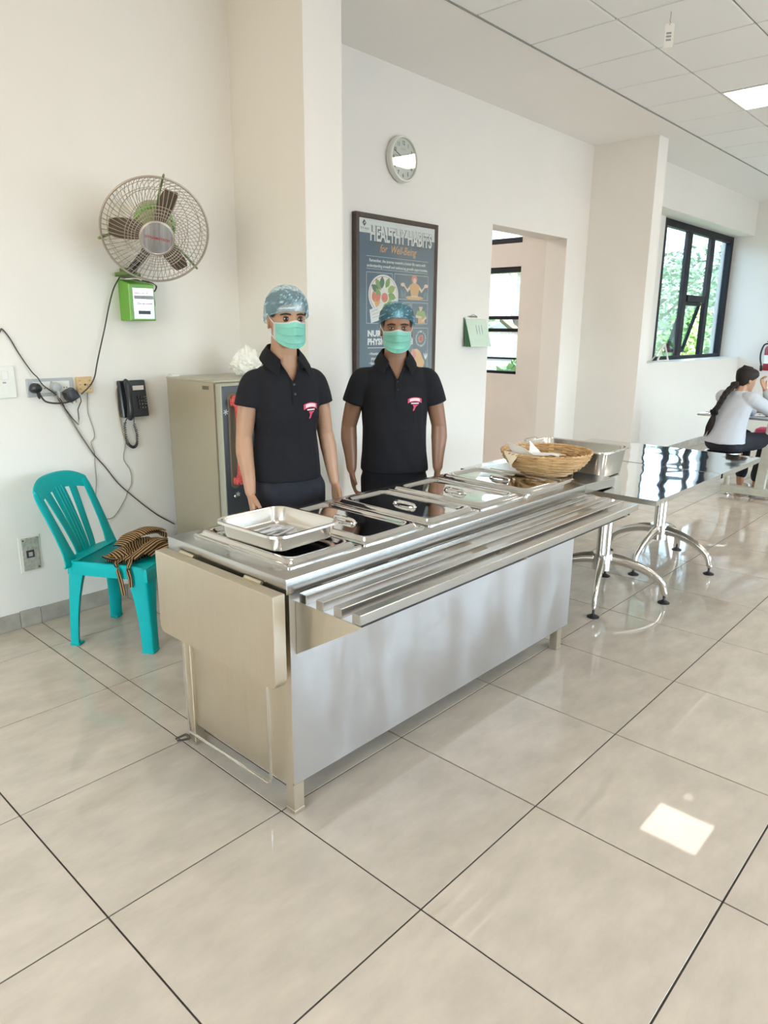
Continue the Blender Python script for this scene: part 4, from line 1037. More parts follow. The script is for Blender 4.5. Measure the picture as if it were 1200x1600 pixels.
pp('emblem', [(2.554, 2.292), (2.574, 2.268), (2.554, 2.244), (2.534, 2.268)], DARKPRINT, 2); pp('emblem', [(2.556, 2.278), (2.564, 2.268), (2.546, 2.262), (2.553, 2.268)], PAPERW, 3)
pt_fit('TITAN', 2.512, 2.600, 2.224, .022, DARKPRINT, lvl=2); pp('rule', rect(2.525, 2.588, 2.214, 2.216), GREYPRINT, 2)
for dx, dz, m, l in ((.004, -.003, DARKPRINT, 2), (.0, 0, PAPERW, 4)):
    pt_fit('HEALTHY HABITS', 2.614 + dx, 3.308 + dx, 2.158 + dz, .140, m, bold=.0035 if l == 4 else .009, lvl=l)
pt_fit('for  Well-Being', 2.715, 3.128, 2.085, .078, ORANGE, shear=.35, bold=.0004)
for z in (2.052, 1.966): pp('rule', rect(2.577, 3.270, z - .0015, z + .0015), LINE)
pt_fit('Remember, the journey towards a better life starts with', 2.606, 3.234, 2.014, .030, PAPERW, bold=.0006)
pt_fit('understanding oneself and embracing growth opportunities.', 2.580, 3.264, 1.978, .030, PAPERW, bold=.0006)
def boxline(x0, x1, z0, z1):
    w = .0018
    for r in ((x0, x1, z0 - w, z0 + w), (x0, x1, z1 - w, z1 + w), (x0 - w, x0 + w, z0, z1), (x1 - w, x1 + w, z0, z1)): pp('picture_border', rect(*r), LINE)
boxline(2.578, 2.855, 1.584, 1.942); boxline(2.880, 3.275, 1.766, 1.945); boxline(2.880, 3.065, 1.584, 1.742); boxline(3.080, 3.275, 1.586, 1.744); boxline(2.83, 3.285, 1.20, 1.554)
# salad plate
pp('plate_drawing', oval(2.760, 1.790, .163, .142, 40), PAPERW, 2); pp('plate_drawing', oval(2.760, 1.790, .150, .130, 40), CORAL, 3); pp('plate_drawing', oval(2.760, 1.790, .146, .126, 40), PALE, 4)
for cx, cz, L, w, a, m in ((2.70, 1.86, .05, .026, 2.2, LEAFG), (2.74, 1.875, .045, .026, 1.5, DKGREEN), (2.80, 1.872, .045, .024, 1.1, LEAFG), (2.84, 1.83, .05, .028, .4, OLIVE), (2.845, 1.78, .05, .027, -.2, LEAFG), (2.83, 1.73, .055, .027, -.8, OLIVE),
    (2.78, 1.705, .06, .024, -2.4, LEAFG), (2.67, 1.83, .05, .026, 2.6, DKGREEN), (2.70, 1.80, .045, .024, 2.2, LEAFG), (2.66, 1.77, .045, .03, 1.9, CORAL), (2.69, 1.74, .045, .03, 1.3, ORANGE), (2.70, 1.765, .04, .02, .7, CORAL)):
    pp('salad_drawing', leafp(cx, cz, L, w, a), m, 5)
pp('bowl_drawing', oval(2.768, 1.77, .045, .042, 24), PALE, 6); pp('bowl_drawing', oval(2.768, 1.77, .036, .034, 24), CORAL, 7)
pp('flower_drawing', [(2.755, 1.835), (2.77, 1.85), (2.785, 1.838), (2.80, 1.85), (2.805, 1.815), (2.785, 1.80), (2.755, 1.81)], PALE, 7)
pp('note_drawing', [(2.606, 1.680), (2.695, 1.705), (2.742, 1.615), (2.622, 1.585)], PAPERW, 7)
for k in range(3): pp('note_drawing', [(2.626 + .006 * k, 1.668 - .022 * k), (2.69 + .012 * k, 1.686 - .022 * k), (2.69 + .012 * k, 1.683 - .022 * k), (2.626 + .006 * k, 1.665 - .022 * k)], CORAL, 8)
# sitting figure with raised hands
pp('figure_drawing', oval(3.108, 1.916, .036, .030, 20), CORAL, 3); pp('figure_drawing', oval(3.110, 1.905, .020, .020, 16), PEACH, 4)
pp('figure_drawing', [(3.085, 1.888), (3.135, 1.888), (3.172, 1.868), (3.150, 1.795), (3.070, 1.795), (3.050, 1.868)], ORANGE, 4)
pp('figure_drawing', [(3.055, 1.868), (3.066, 1.850), (3.030, 1.818), (2.985, 1.862), (2.993, 1.870), (3.026, 1.842)], PEACH, 3); pp('figure_drawing', [(3.165, 1.868), (3.156, 1.850), (3.195, 1.818), (3.238, 1.862), (3.230, 1.870), (3.198, 1.842)], PEACH, 3)
pp('figure_drawing', oval(2.972, 1.872, .024, .014, 14), PEACH, 4); pp('figure_drawing', oval(3.248, 1.872, .024, .014, 14), PEACH, 4)
pp('figure_drawing', oval(3.111, 1.780, .105, .014, 24), ORANGE, 4); pp('figure_drawing', rect(3.075, 3.147, 1.785, 1.796), PEACH, 5)
for x, a in ((2.97, 1.9), (3.0, 1.4), (3.235, 1.3), (3.26, 1.8)): pp('plant_drawing', leafp(x, 1.80, .035, .012, a), TEALP, 2)
# green shirted figure
pp('figure_drawing', [(3.165, 1.716), (3.215, 1.716), (3.200, 1.700), (3.198, 1.676), (3.182, 1.676), (3.180, 1.700)], PEACH, 3)
pp('figure_drawing', [(3.150, 1.684), (3.235, 1.684), (3.258, 1.640), (3.225, 1.622), (3.16, 1.622), (3.128, 1.650)], OLIVE, 4)
pp('figure_drawing', [(3.13, 1.650), (3.13, 1.632), (3.20, 1.628), (3.20, 1.642)], PEACH, 5); pp('figure_drawing', [(3.258, 1.645), (3.262, 1.628), (3.215, 1.600), (3.20, 1.610)], PEACH, 5); pp('figure_drawing', [(3.16, 1.626), (3.235, 1.626), (3.245, 1.59), (3.16, 1.59)], ORANGE, 4)
pp('fruit_drawing', oval(2.985, 1.70, .05, .034, 20), ORANGE, 3); pp('fruit_drawing', leafp(2.965, 1.728, .03, .012, .6), OLIVE, 4)
pt_fit('NURTURING', 2.589, 2.985, 1.492, .058, PAPERW, bold=.003); pt_fit('PHYSICAL HEALTH', 2.589, 3.10, 1.432, .060, PAPERW, bold=.003)
pp('rule', rect(2.590, 2.90, 1.406, 1.410), PAPERW)
for i, s in enumerate(('\u2022 Prioritise regular', '   physical activity', '\u2022 Eat balanced meals', '   and sleep well', '\u2022 Drink enough water')): pt(s, 2.605, 1.355 - .034 * i, .030, PAPERW, sx=.85, bold=.0006)
# round red badge with lettering around it
st = []
for k in range(24):
    r = .036 if k % 2 == 0 else .024; a = 2 * PI * k / 24; st.append((3.198 + r * math.cos(a), 1.472 + r * math.sin(a)))
pp('badge_drawing', st, CORAL, 3); pp('badge_drawing', oval(3.198, 1.472, .018, .018, 16), RED, 4)
for k, ch in enumerate('MILTARSGERMSAFEHEALTH'):
    a = PI / 2 - 2 * PI * k / 21
    me = text_mesh(ch, .022, Matrix.Translation(V((3.198, PY - .0024, 1.472))) @ WALLTXT @ Matrix.Translation(V((.058 * math.cos(a), .055 * math.sin(a), 0))) @ Matrix.Rotation(a - PI / 2, 4, 'Z') @ Matrix.Translation(V((0, -.007, 0))), 'CENTER', bold=.0006); me.name = 'lettering'; link('lettering', me, PAPERW, sh, False, True)
pp('hand_drawing', [(3.09, 1.39), (3.15, 1.395), (3.19, 1.375), (3.225, 1.32), (3.25, 1.29), (3.22, 1.22), (3.12, 1.21), (3.07, 1.30)], ORANGE, 3); pp('hand_drawing', [(3.09, 1.39), (3.12, 1.394), (3.15, 1.34), (3.10, 1.30)], CORAL, 4)
for dx, a in ((-.028, 2.0), (0, 1.57), (.022, 1.2)): pp('plant_drawing', leafp(3.262 + dx * .5, 1.335, .032, .006, a), PAPERW, 3)
obj('poster_glazing', box(NB(), 2.50, 3.342, PY - .0085, PY - .0075, 1.036, 2.300), CLOCKGL, po, False, True)

# ---------------------------------------------------------------- tear-off calendar
t = thing('wall_calendar', 'small green tear-off calendar on a spiral, left of the opening', 'calendar', (3.95, YW, 1.53))
def sheet(x0, x1, zt, zb, yt, yb, th): 
    b = NB(); loft(b, [[V((x0, yt, zt)), V((x1, yt, zt)), V((x1, yt - th, zt)), V((x0, yt - th, zt))], [V((x0, yb, zb)), V((x1, yb, zb)), V((x1, yb - th, zb)), V((x0, yb - th, zb))]]); return b
obj('backing', sheet(3.80, 4.12, 1.645, 1.405, YW - .001, YW - .001, .004), GREYPL, t, False, True)
for k, (q, m) in enumerate(((.025, CALD), (.05, CALD), (.075, CALG))): obj('page', sheet(3.80 + .002 * k, 4.105, 1.640, 1.402, YW - .014 - .002 * k, YW - .014 - q, .0015), m, t, False, True)
pg = t.children[-1]
mpage = Matrix.Translation(V((3.95, YW - .0215, 1.63))) @ Matrix.Rotation(math.radians(-14.2), 4, 'X')
b = NB()
for x in (-.02, .02, .06): q = NB(); box(q, x, x + .006, -.0065, -.0055, -.13, -.05); merge(b, q, mpage)
obj('figures', b, GREYPRINT, pg, False, True)
b = NB()
for r in range(4): q = NB(); box(q, -.12, .12, -.0065, -.0055, -.165 - .018 * r, -.158 - .018 * r); merge(b, q, mpage)
obj('date_rows', b, pmat('calendar_print', (.42, .56, .46), .6), pg, False, True)
obj('header_strip', box(NB(), 3.80, 4.11, YW - .028, YW - .012, 1.632, 1.648, bev=.002), BEIGEPL if False else PALE, t, False, True)
b = NB(); tube(b, [(3.85 + .12 * i / 80, YW - .02 + .010 * math.sin(i * .9), 1.648 + .010 * math.cos(i * .9)) for i in range(81)], .0014, 5)
tube(b, [(3.88, YW - .02, 1.656), (3.93, YW - .006, 1.672), (3.97, YW - .02, 1.656)], .0016, 5, 5); obj('spiral', b, CABLE, t, world=True)

# ---------------------------------------------------------------- ceiling tag on a hook
t = thing('hanging_tag', 'small paper tag hanging from the ceiling on a wire hook', 'tag', (3.312, .366, HC))
b = NB(); tube(b, [(3.312, .366, HC + .012), (3.312, .366, HC - .03), (3.305, .366, HC - .045), (3.318, .366, HC - .056), (3.316, .366, HC - .068), (3.304, .366, HC - .064)], .0016, 6, 4); obj('hook', b, CABLEG, t, world=True)
mt = Matrix.Translation(V((3.312, .366, HC - .06))) @ Matrix.Rotation(math.radians(-62), 4, 'Z')
b = NB(); q = NB(); box(q, -.026, .026, -.0006, .0006, -.125, 0); merge(b, q, mt); card = obj('card', b, PALE, t, False, True)
b = NB()
for z in (-.045, -.062, -.08): q = NB(); box(q, -.016, .012, -.0012, .0012, z - .010, z); merge(b, q, mt)
obj('print', b, GREYPRINT, card, False, True)

# ---------------------------------------------------------------- fire extinguisher
t = thing('fire_extinguisher', 'red fire extinguisher hung on the far wall at the right edge', 'extinguisher', (10.28, 1.42, 1.2))
q = Matrix.Translation(V((10.27, 1.42, 1.0)))
obj('cylinder', lathe(NB(), [(.001, 0), (.06, .0), (.066, .012), (.066, .30), (.055, .335), (.022, .355), (.022, .375), (.001, .376)], 28, q), EXTRED, t, world=True)
obj('label', lathe(NB(), [(.0665, .10), (.0668, .10), (.0668, .22), (.0665, .22)], 28, q, False), PALE, t, world=True)
b = NB(); box(b, 10.25, 10.29, 1.36, 1.47, 1.375, 1.392, bev=.003); cyl(b, (10.27, 1.42, 1.36), (10.27, 1.42, 1.40), .018); box(b, 10.255, 10.285, 1.36, 1.47, 1.405, 1.418, bev=.003); obj('valve_lever', b, BLKPLASTIC, t, world=True)
b = NB(); tube(b, [(10.27, 1.45, 1.385), (10.25, 1.50, 1.36), (10.24, 1.525, 1.27), (10.24, 1.525, 1.17), (10.25, 1.505, 1.07)], .011, 8, 5); tube(b, [(10.25, 1.505, 1.07), (10.252, 1.50, .99)], .017, 10); obj('hose', b, RUBBER, t, world=True)
obj('wall_hook', box(NB(), 10.30, 10.372, 1.40, 1.44, 1.26, 1.36, bev=.003), CABLE, t, world=True)

# ---------------------------------------------------------------- teal plastic chair (local: +Y forward, X right, seat .43)
CHF = V((.536, -.844, 0)); ang = math.atan2(CHF.y, CHF.x) - PI / 2
ch = thing('plastic_chair', 'teal one-piece plastic chair holding a striped cloth', 'chair', (.375, 1.665, 0), ang)
# seat: sheet with rolled edge
b = NB(); nx, ny = 18, 18; grid = []
def seat_pt(u, v):
    hw = .200 - .018 * (1 - v); x = u * hw; y = -.20 + .41 * v
    cx_ = abs(u) ** 6; z = .432 + .004 * cx_ - .012 * (1 - u * u) * (1 - (2 * v - 1) ** 2) - .010 * max(0, v - .85) / .15
    return V((x, y, z))
top = [[b.verts.new(seat_pt(-1 + 2 * i / nx, j / ny)) for i in range(nx + 1)] for j in range(ny + 1)]
for j in range(ny):
    for i in range(nx): b.faces.new((top[j][i], top[j][i + 1], top[j + 1][i + 1], top[j + 1][i]))
bmesh.ops.solidify(b, geom=list(b.faces), thickness=.004)
obj('seat', b, TEAL, ch)
# apron under the rim
b = NB()
per = [seat_pt(-1, k / 12) for k in range(13)] + [seat_pt(-1 + 2 * k / 12, 1) for k in range(1, 13)] + [seat_pt(1, 1 - k / 12) for k in range(1, 13)] + [seat_pt(1 - 2 * k / 12, 0) for k in range(1, 12)]
n_ = len(per); cen = V((0, .0, 0)); rings = []
for off, dz in ((-.006, .003), (.003, .001), (.009, -.008), (.012, -.030), (.013, -.062), (.008, -.062), (.006, -.02), (-.006, -.006)):
    rr_ = []
    for p in per:
        d = V((p.x, p.y - .005, 0)); d.normalize(); q = p + d * off; q.z = p.z + dz; rr_.append(q)
    rings.append(rr_)
loft_closed(b, rings) if False else loft(b, rings, cap=False)
obj('seat_rim', b, TEAL, ch)
def chair_leg(x, y, dx, dy, w0, w1, splay):
    """L-section leg: two flanges meeting at the outer corner, with a rolled lip and foot"""
    b = NB(); rings = []
    sx = 1 if x > 0 else -1; sy = 1 if y > 0 else -1
    for i in range(9):
        u = i / 8; z = .43 * (1 - u); w = w0 + (w1 - w0) * (1 - (1 - u) ** 2.5); th = .011 if False else .006
        ox = x + sx * splay * u; oy = y + sy * splay * 1.3 * u
        # outer corner at (ox,oy), flanges go inward
        L = [(-sx * w * .10, 0), (-sx * w, 0), (-sx * w * 1.0, -sy * w * .28), (-sx * w * .30, -sy * w * 1.0), (0, -sy * w), (0, -sy * w * .10)]
        rings.append([V((ox + a, oy + c, z)) for a, c in L])
    loft(b, rings); lg = obj('leg', b, TEAL, ch, angle=50)
    f = NB(); ox = x + sx * splay; oy = y + sy * splay * 1.3
    box(f, min(ox, ox - sx * (w1 + .004)) - .002, max(ox, ox - sx * (w1 + .004)) + .002, min(oy, oy - sy * (w1 + .004)) - .002, max(oy, oy - sy * (w1 + .004)) + .002, 0, .012, bev=.004)
    obj('foot', f, TEAL, lg)
for sx in (-1, 1):
    chair_leg(sx * .207, .212, 0, 0, .115, .058, .012)
    chair_leg(sx * .190, -.208, 0, 0, .095, .045, .016)
# back: side stiles, top rail, slats  (leans back)
def back_pt(u, h):   # u -1..1 across, h 0..1 up
    h_ = h; h = max(h, 0.0)
    hw = .178 + .022 * h - .025 * max(0, h - .75) ** 1.3 * 2
    return V((u * hw, -.195 - .155 * h ** 1.15 - .030 * (1 - u * u), .435 + .390 * h_ - .010 * (u * u) * h))
def strip(b, path, w, th):
    rings = []
    for i, (p, ww) in enumerate(zip(path, w)):
        a = path[max(0, i - 1)]; c = path[min(len(path) - 1, i + 1)]; t_ = (c - a).normalized(); nrm = t_.cross(V((1, 0, 0))).normalized(); s = nrm.cross(t_).normalized()
        rings.append([p + s * ww + nrm * th * .4, p + s * ww * .6 + nrm * th, p - s * ww * .6 + nrm * th, p - s * ww + nrm * th * .4, p - s * ww - nrm * th * .6, p + s * ww - nrm * th * .6])
    loft(b, rings)
for s in (-1, 1):
    path = [back_pt(s, h) for h in (-.06, 0, .15, .35, .55, .72, .82, .88)]; b = NB()
    strip(b, cr(path, 3), lerp_list([.055, .045, .034, .029, .027, .026, .024, .018], 3), .007); obj('back_stile', b, TEAL, ch, angle=60)
b = NB(); path = []; rings = []
for k in range(17):
    u = -1 + 2 * k / 16; hi = 1.0 - .09 * abs(u) ** 4.0; lo = .77 + .07 * (1 - u * u) - .02
    pa = back_pt(u * 1.06, hi); pb = back_pt(u * 1.06, lo)
    rings.append([pa + V((0, .007, .0)), pa + V((0, -.004, .006)), pa + V((0, -.010, -.002)), pb + V((0, -.007, 0)), pb + V((0, .005, 0))])
loft(b, rings); obj('top_rail', b, TEAL, ch, angle=60)
for u0, u1, w0, w1 in ((-.34, -.60, .021, .026), (0, 0, .036, .050), (.34, .60, .021, .026)):
    path = [back_pt(u0 + (u1 - u0) * (max(h, 0) ** 1.3), h) for h in (-.05, .1, .3, .5, .7, .85)]; b = NB()
    strip(b, cr(path, 3), lerp_list([w0, w0, w0 + (w1 - w0) * .3, w0 + (w1 - w0) * .6, w1, w1], 3), .005); sl = obj('back_slat', b, TEAL, ch, angle=60)
    if u0 == 0:
        for q in (-.5, 0, .5):
            g = NB(); pth = [p + V((q * .045, .006, 0)) for p in path]; strip(g, cr(pth, 3), [.003] * 16, .004); obj('ridge', g, TEAL, sl, angle=60)
b = NB(); rings = []
for k in range(13):
    u = -1 + 2 * k / 12; pa = back_pt(u * 1.05, .022); pb = V((u * .19, -.185, .432))
    rings.append([pa + V((0, .006, 0)), pa + V((0, -.006, 0)), pb + V((0, -.022, -.006)), pb + V((0, .012, .002))])
loft(b, rings); obj('back_foot', b, TEAL, ch, angle=60)

# striped cloth heaped on the seat, with two hanging strings
def ribbon(b, pts, w, n, up=V((0, 0, 1)), uvs=16.0, across=False, th=.004):
    path = cr(pts, n); L = 0; prev = None; uvl = b.loops.layers.uv.verify(); rows = []
    for i, p in enumerate(path):
        a = path[max(0, i - 1)]; c = path[min(len(path) - 1, i + 1)]; t_ = (c - a).normalized(); s = t_.cross(up)
        if s.length < .05: s = V((1, 0, 0))
        s.normalize(); nn = s.cross(t_)
        if prev is not None: L += (p - prev).length
        prev = p
        ww = w if not isinstance(w, list) else lerp_list(w, n)[i]
        cols = []
        for k in range(9):
            q = -1 + k / 4; cols.append((p + s * q * ww + nn * (.010 * (1 - q * q) * min(1, ww / .03)) + noise.noise_vector(p * 30 + s * q) * .002 * min(1, ww / .02), (L * uvs if not across else (q * ww * uvs + .5), 0)))
        rows.append(cols)
    tops = [[b.verts.new(c[0]) for c in r] for r in rows]; bots = [[b.verts.new(c[0] - V((0, 0, th))) for c in r] for r in rows]
    def f(a, uv):
        fc = b.faces.new(a)
        for l, u_ in zip(fc.loops, uv): l[uvl].uv = u_
    for i in range(len(rows) - 1):
        for k in range(8):
            uv = (rows[i][k][1], rows[i][k + 1][1], rows[i + 1][k + 1][1], rows[i + 1][k][1])
            f((tops[i][k], tops[i][k + 1], tops[i + 1][k + 1], tops[i + 1][k]), uv); f((bots[i][k], bots[i + 1][k], bots[i + 1][k + 1], bots[i][k + 1]), (uv[0], uv[3], uv[2], uv[1]))
        for k in (0, 8):
            uv = (rows[i][k][1], rows[i + 1][k][1], rows[i + 1][k][1], rows[i][k][1]); f((tops[i][k], tops[i + 1][k], bots[i + 1][k], bots[i][k]), uv)
ap = thing('striped_apron', 'black and tan striped apron bundled on the teal chair', 'apron', (.45, 1.62, .44))
def CP(u, v, z): # seat coordinates (left, forward) to world
    u = -u
    a = ang; u = -u if False else u; return V((.375 + u * math.cos(a) - v * math.sin(a), 1.665 + u * math.sin(a) + v * math.cos(a), z))
b = NB()
ribbon(b, [CP(-.13, -.02, .447), CP(-.08, .02, .470), CP(.0, .06, .478), (CP(.08, .08, .480)), CP(.15, .10, .470)], [.05, .06, .06, .055, .05], 6, uvs=75)
ribbon(b, [CP(-.14, .06, .446), CP(-.06, .09, .466), CP(.02, .10, .470), CP(.10, .13, .462), CP(.17, .14, .450)], [.045, .055, .055, .05, .045], 6, uvs=60, across=True)
ribbon(b, [CP(-.02, -.03, .470), CP(.05, -.01, .505), CP(.12, .02, .512), CP(.19, .05, .500), CP(.23, .10, .470)], [.04, .05, .055, .055, .045], 6, uvs=75)
ribbon(b, [CP(-.05, .13, .448), CP(.02, .15, .463), CP(.10, .165, .462), CP(.17, .17, .448)], [.03, .035, .035, .03], 6, uvs=70, across=True)
lump = bmesh.new(); uvl = lump.loops.layers.uv.verify(); g = []
for j in range(15):
    row = []
    for i in range(29):
        u = -1 + 2 * i / 28; q = -1 + 2 * j / 14; h = max(0, 1 - abs(u) ** 3) * max(0, 1 - q * q) ** .6
        p = CP(.03 + u * .185, .055 + .02 * u + q * (.085 - .02 * u * u), .437 + .058 * h)
        p += noise.noise_vector(p * 16) * .014 * h + noise.noise_vector(p * 40) * .004 * h; row.append((lump.verts.new(p), (u * 11 + q * 5 + 2 * noise.noise(p * 9), 0)))
    g.append(row)
for j in range(14):
    for i in range(28):
        c4 = (g[j][i], g[j][i + 1], g[j + 1][i + 1], g[j + 1][i]); fc = lump.faces.new([c[0] for c in c4])
        for l_, c in zip(fc.loops, c4): l_[uvl].uv = c[1]
bmesh.ops.solidify(lump, geom=list(lump.faces), thickness=.004)
merge(b, lump)
ribbon(b, [CP(.04, .00, .485), CP(.10, .02, .520), CP(.17, .05, .520), CP(.23, .07, .500)], [.035, .045, .045, .04], 6, uvs=70)
ribbon(b, [CP(-.13, .10, .452), CP(-.04, .125, .480), CP(.06, .13, .488), CP(.15, .14, .470)], [.03, .035, .035, .03], 6, uvs=65, across=True)
obj('cloth', b, STRIPE, ap, True, True, angle=60)
for i, (p0, p1, p2, p3) in enumerate(((CP(-.13, .04, .448), CP(-.185, .05, .451), CP(-.222, .075, .430), CP(-.226, .10, .30)), (CP(-.10, .08, .448), CP(-.18, .12, .453), CP(-.228, .135, .432), CP(-.232, .145, .345)))):
    b = NB(); ribbon(b, [p0, p1, p2, (p2 + p3) / 2 + V((.003, 0, 0)), p3], .0105, 5, up=V((.3, .5, .8)), uvs=95, across=True, th=.002); obj('apron_string', b, STRIPE, ap, True, True)
b = NB(); ribbon(b, [CP(-.12, .02, .452), CP(-.17, -.02, .47), CP(-.18, .03, .462), CP(-.15, .05, .450), CP(-.20, .06, .450)], .011, 6, uvs=95, across=True); obj('apron_string', b, STRIPE, ap, True, True)
# ---------------------------------------------------------------- people
def remesh(bm, vox, smooth_it=3, fac=.5):
    """one continuous skin over the overlapping closed lofts"""
    me = bpy.data.meshes.new('tmp_body'); bm.to_mesh(me); bm.free()
    o = bpy.data.objects.new('tmp_body', me); COL.objects.link(o)
    md = o.modifiers.new('r', 'REMESH'); md.mode = 'VOXEL'; md.voxel_size = vox; md.use_smooth_shade = True
    if smooth_it:
        ms = o.modifiers.new('s', 'SMOOTH'); ms.iterations = smooth_it; ms.factor = fac
    dg = bpy.context.evaluated_depsgraph_get(); dg.update()
    new = bpy.data.meshes.new_from_object(o.evaluated_get(dg))
    bpy.data.objects.remove(o); bpy.data.meshes.remove(me)
    return new
def ring_ell(c, w, yf, yb, n=24, rot=0.0, sq=2.0):
    """horizontal ring: half width w, front depth yf (towards -y), back depth yb"""
    out = []
    for k in range(n):
        a = 2 * PI * k / n; ca, sa = math.cos(a), math.sin(a)
        x = w * math.copysign(abs(ca) ** (2 / sq), ca); y = (yb if sa > 0 else yf) * math.copysign(abs(sa) ** (2 / sq), sa)
        if rot: x, y = x * math.cos(rot) - y * math.sin(rot), x * math.sin(rot) + y * math.cos(rot)
        out.append(V((c[0] + x, c[1] + y, c[2])))
    return out
HEADP = [(-.116, .022, .080, .030, -.012), (-.110, .034, .092, .034, -.002), (-.095, .046, .098, .030, .0), (-.075, .056, .098, .045, 0), (-.05, .064, .096, .062, 0), (-.02, .069, .095, .080, 0), (.01, .0725, .094, .090, 0),
         (.04, .0755, .097, .096, 0), (.065, .0755, .095, .096, 0), (.085, .070, .086, .088, 0), (.102, .055, .066, .068, 0), (.112, .034, .040, .042, 0), (.116, .010, .012, .012, 0)]
def head_surface(v):
    """features pushed into the head: brow, sockets, nose, lips, cheeks (head coordinates, face to -y)"""
    x, y, z = v
    if y < -.02:
        g = lambda cx, cz, sx, sz: math.exp(-((x - cx) / sx) ** 2 - ((z - cz) / sz) ** 2)
        d = 0
        for s in (-1, 1):
            d += .010 * g(s * .031, .002, .017, .011) - .004 * g(s * .030, .022, .020, .007) - .004 * g(s * .042, -.030, .018, .016)
        d -= .021 * g(0, -.036, .0105, .012) + .013 * g(0, -.018, .0075, .014) + .006 * g(0, .002, .007, .012)
        d -= .007 * (g(.011, -.040, .007, .007) + g(-.011, -.040, .007, .007))
        d -= .006 * g(0, -.064, .020, .006) + .006 * g(0, -.074, .017, .006); d += .004 * g(0, -.069, .022, .0025)
        d -= .004 * g(0, -.100, .020, .012)
        y += d
    return V((x, y, z))
def head_bm(mat, ears=True):
    b = NB(); rings = []
    P = HEADP
    for i in range(len(P) - 1):
        for k in range(4):
            u = k / 4; q = [P[i][j] + (P[i + 1][j] - P[i][j]) * u for j in range(5)]; rings.append(q)
    rings.append(P[-1])
    rs = []
    for z, w, yf, yb, dy in rings:
        rs.append([head_surface(p) for p in ring_ell((0, 0, z), w, yf, yb, 64, sq=2.15)])
    loft(b, rs)
    if ears:
        for s in (-1, 1):
            t = NB()
            for (dx, dy, dz, rx, ry, rz) in ((0, 0, 0, .0055, .016, .030), (.0045, .010, .004, .006, .007, .026), (.003, .002, .024, .006, .013, .007), (.001, -.002, -.026, .0055, .009, .010)):
                ellipsoid(t, (dx, dy, dz), (rx, ry, rz), None, 12, 8)
            merge(b, t, Matrix.Translation(V((s * .0755, .012, -.010))) @ Matrix.Diagonal((s, 1, 1, 1)) @ Matrix.Rotation(math.radians(22), 4, 'Z') @ Matrix.Rotation(math.radians(-8), 4, 'X'))
    bmesh.ops.transform(b, matrix=mat, verts=b.verts); return b
def hand_bm(b, wrist, along, thumbdir, side, curl=25, scale=1.0, spread=1.0):
    """palm, five unequal bent fingers; the thumb leaves the side of the palm near its base"""
    A = V(along).normalized(); T = V(thumbdir); T = (T - A * T.dot(A)).normalized(); N = A.cross(T) * side   # N = palm side
    s = scale; W = V(wrist)
    def Q(a, t, n): return W + (A * a + T * t + N * n) * s
    rings = []
    for a, hw, th in ((-.012, .024, .0175), (.010, .027, .0165), (.035, .036, .0155), (.065, .041, .0145), (.088, .040, .012), (.096, .036, .009)):
        rings.append([Q(a, hw * math.cos(2 * PI * k / 18), th * math.sin(2 * PI * k / 18)) for k in range(18)])
    loft(b, rings)
    for t0, L, r, k in ((.030, .072, .0088, 0), (.0105, .081, .0091, 1), (-.0095, .075, .0088, 2), (-.028, .059, .0078, 3)):
        seg = [L * .44, L * .31, L * .25]; a, n, ang_ = .088, .0, math.radians(curl * .5); fan_ = (t0 * .16) * spread
        pts = [Q(a - .014, t0, n)]; t = t0
        pts.append(Q(a, t, n))
        for i, l in enumerate(seg):
            a += l * math.cos(ang_); n += l * math.sin(ang_); t += fan_ * l / L; pts.append(Q(a, t, n)); ang_ += math.radians(curl * (1.0 + .12 * k))
        tube(b, pts, [r * s, r * 1.04 * s, r * s, r * .92 * s, r * .78 * s], 10, 3, round_ends=True)
    pts = [Q(.012, .020, .004), Q(.034, .040, .008), Q(.058, .054, .014), Q(.080, .060, .020)]
    tube(b, pts, [.0135 * s, .0122 * s, .0105 * s, .0085 * s], 10, 3, round_ends=True)
def limb(b, pts, radii, n=5, seg=16, flat=None): tube(b, pts, radii, seg, n, round_ends=True, flat=flat)

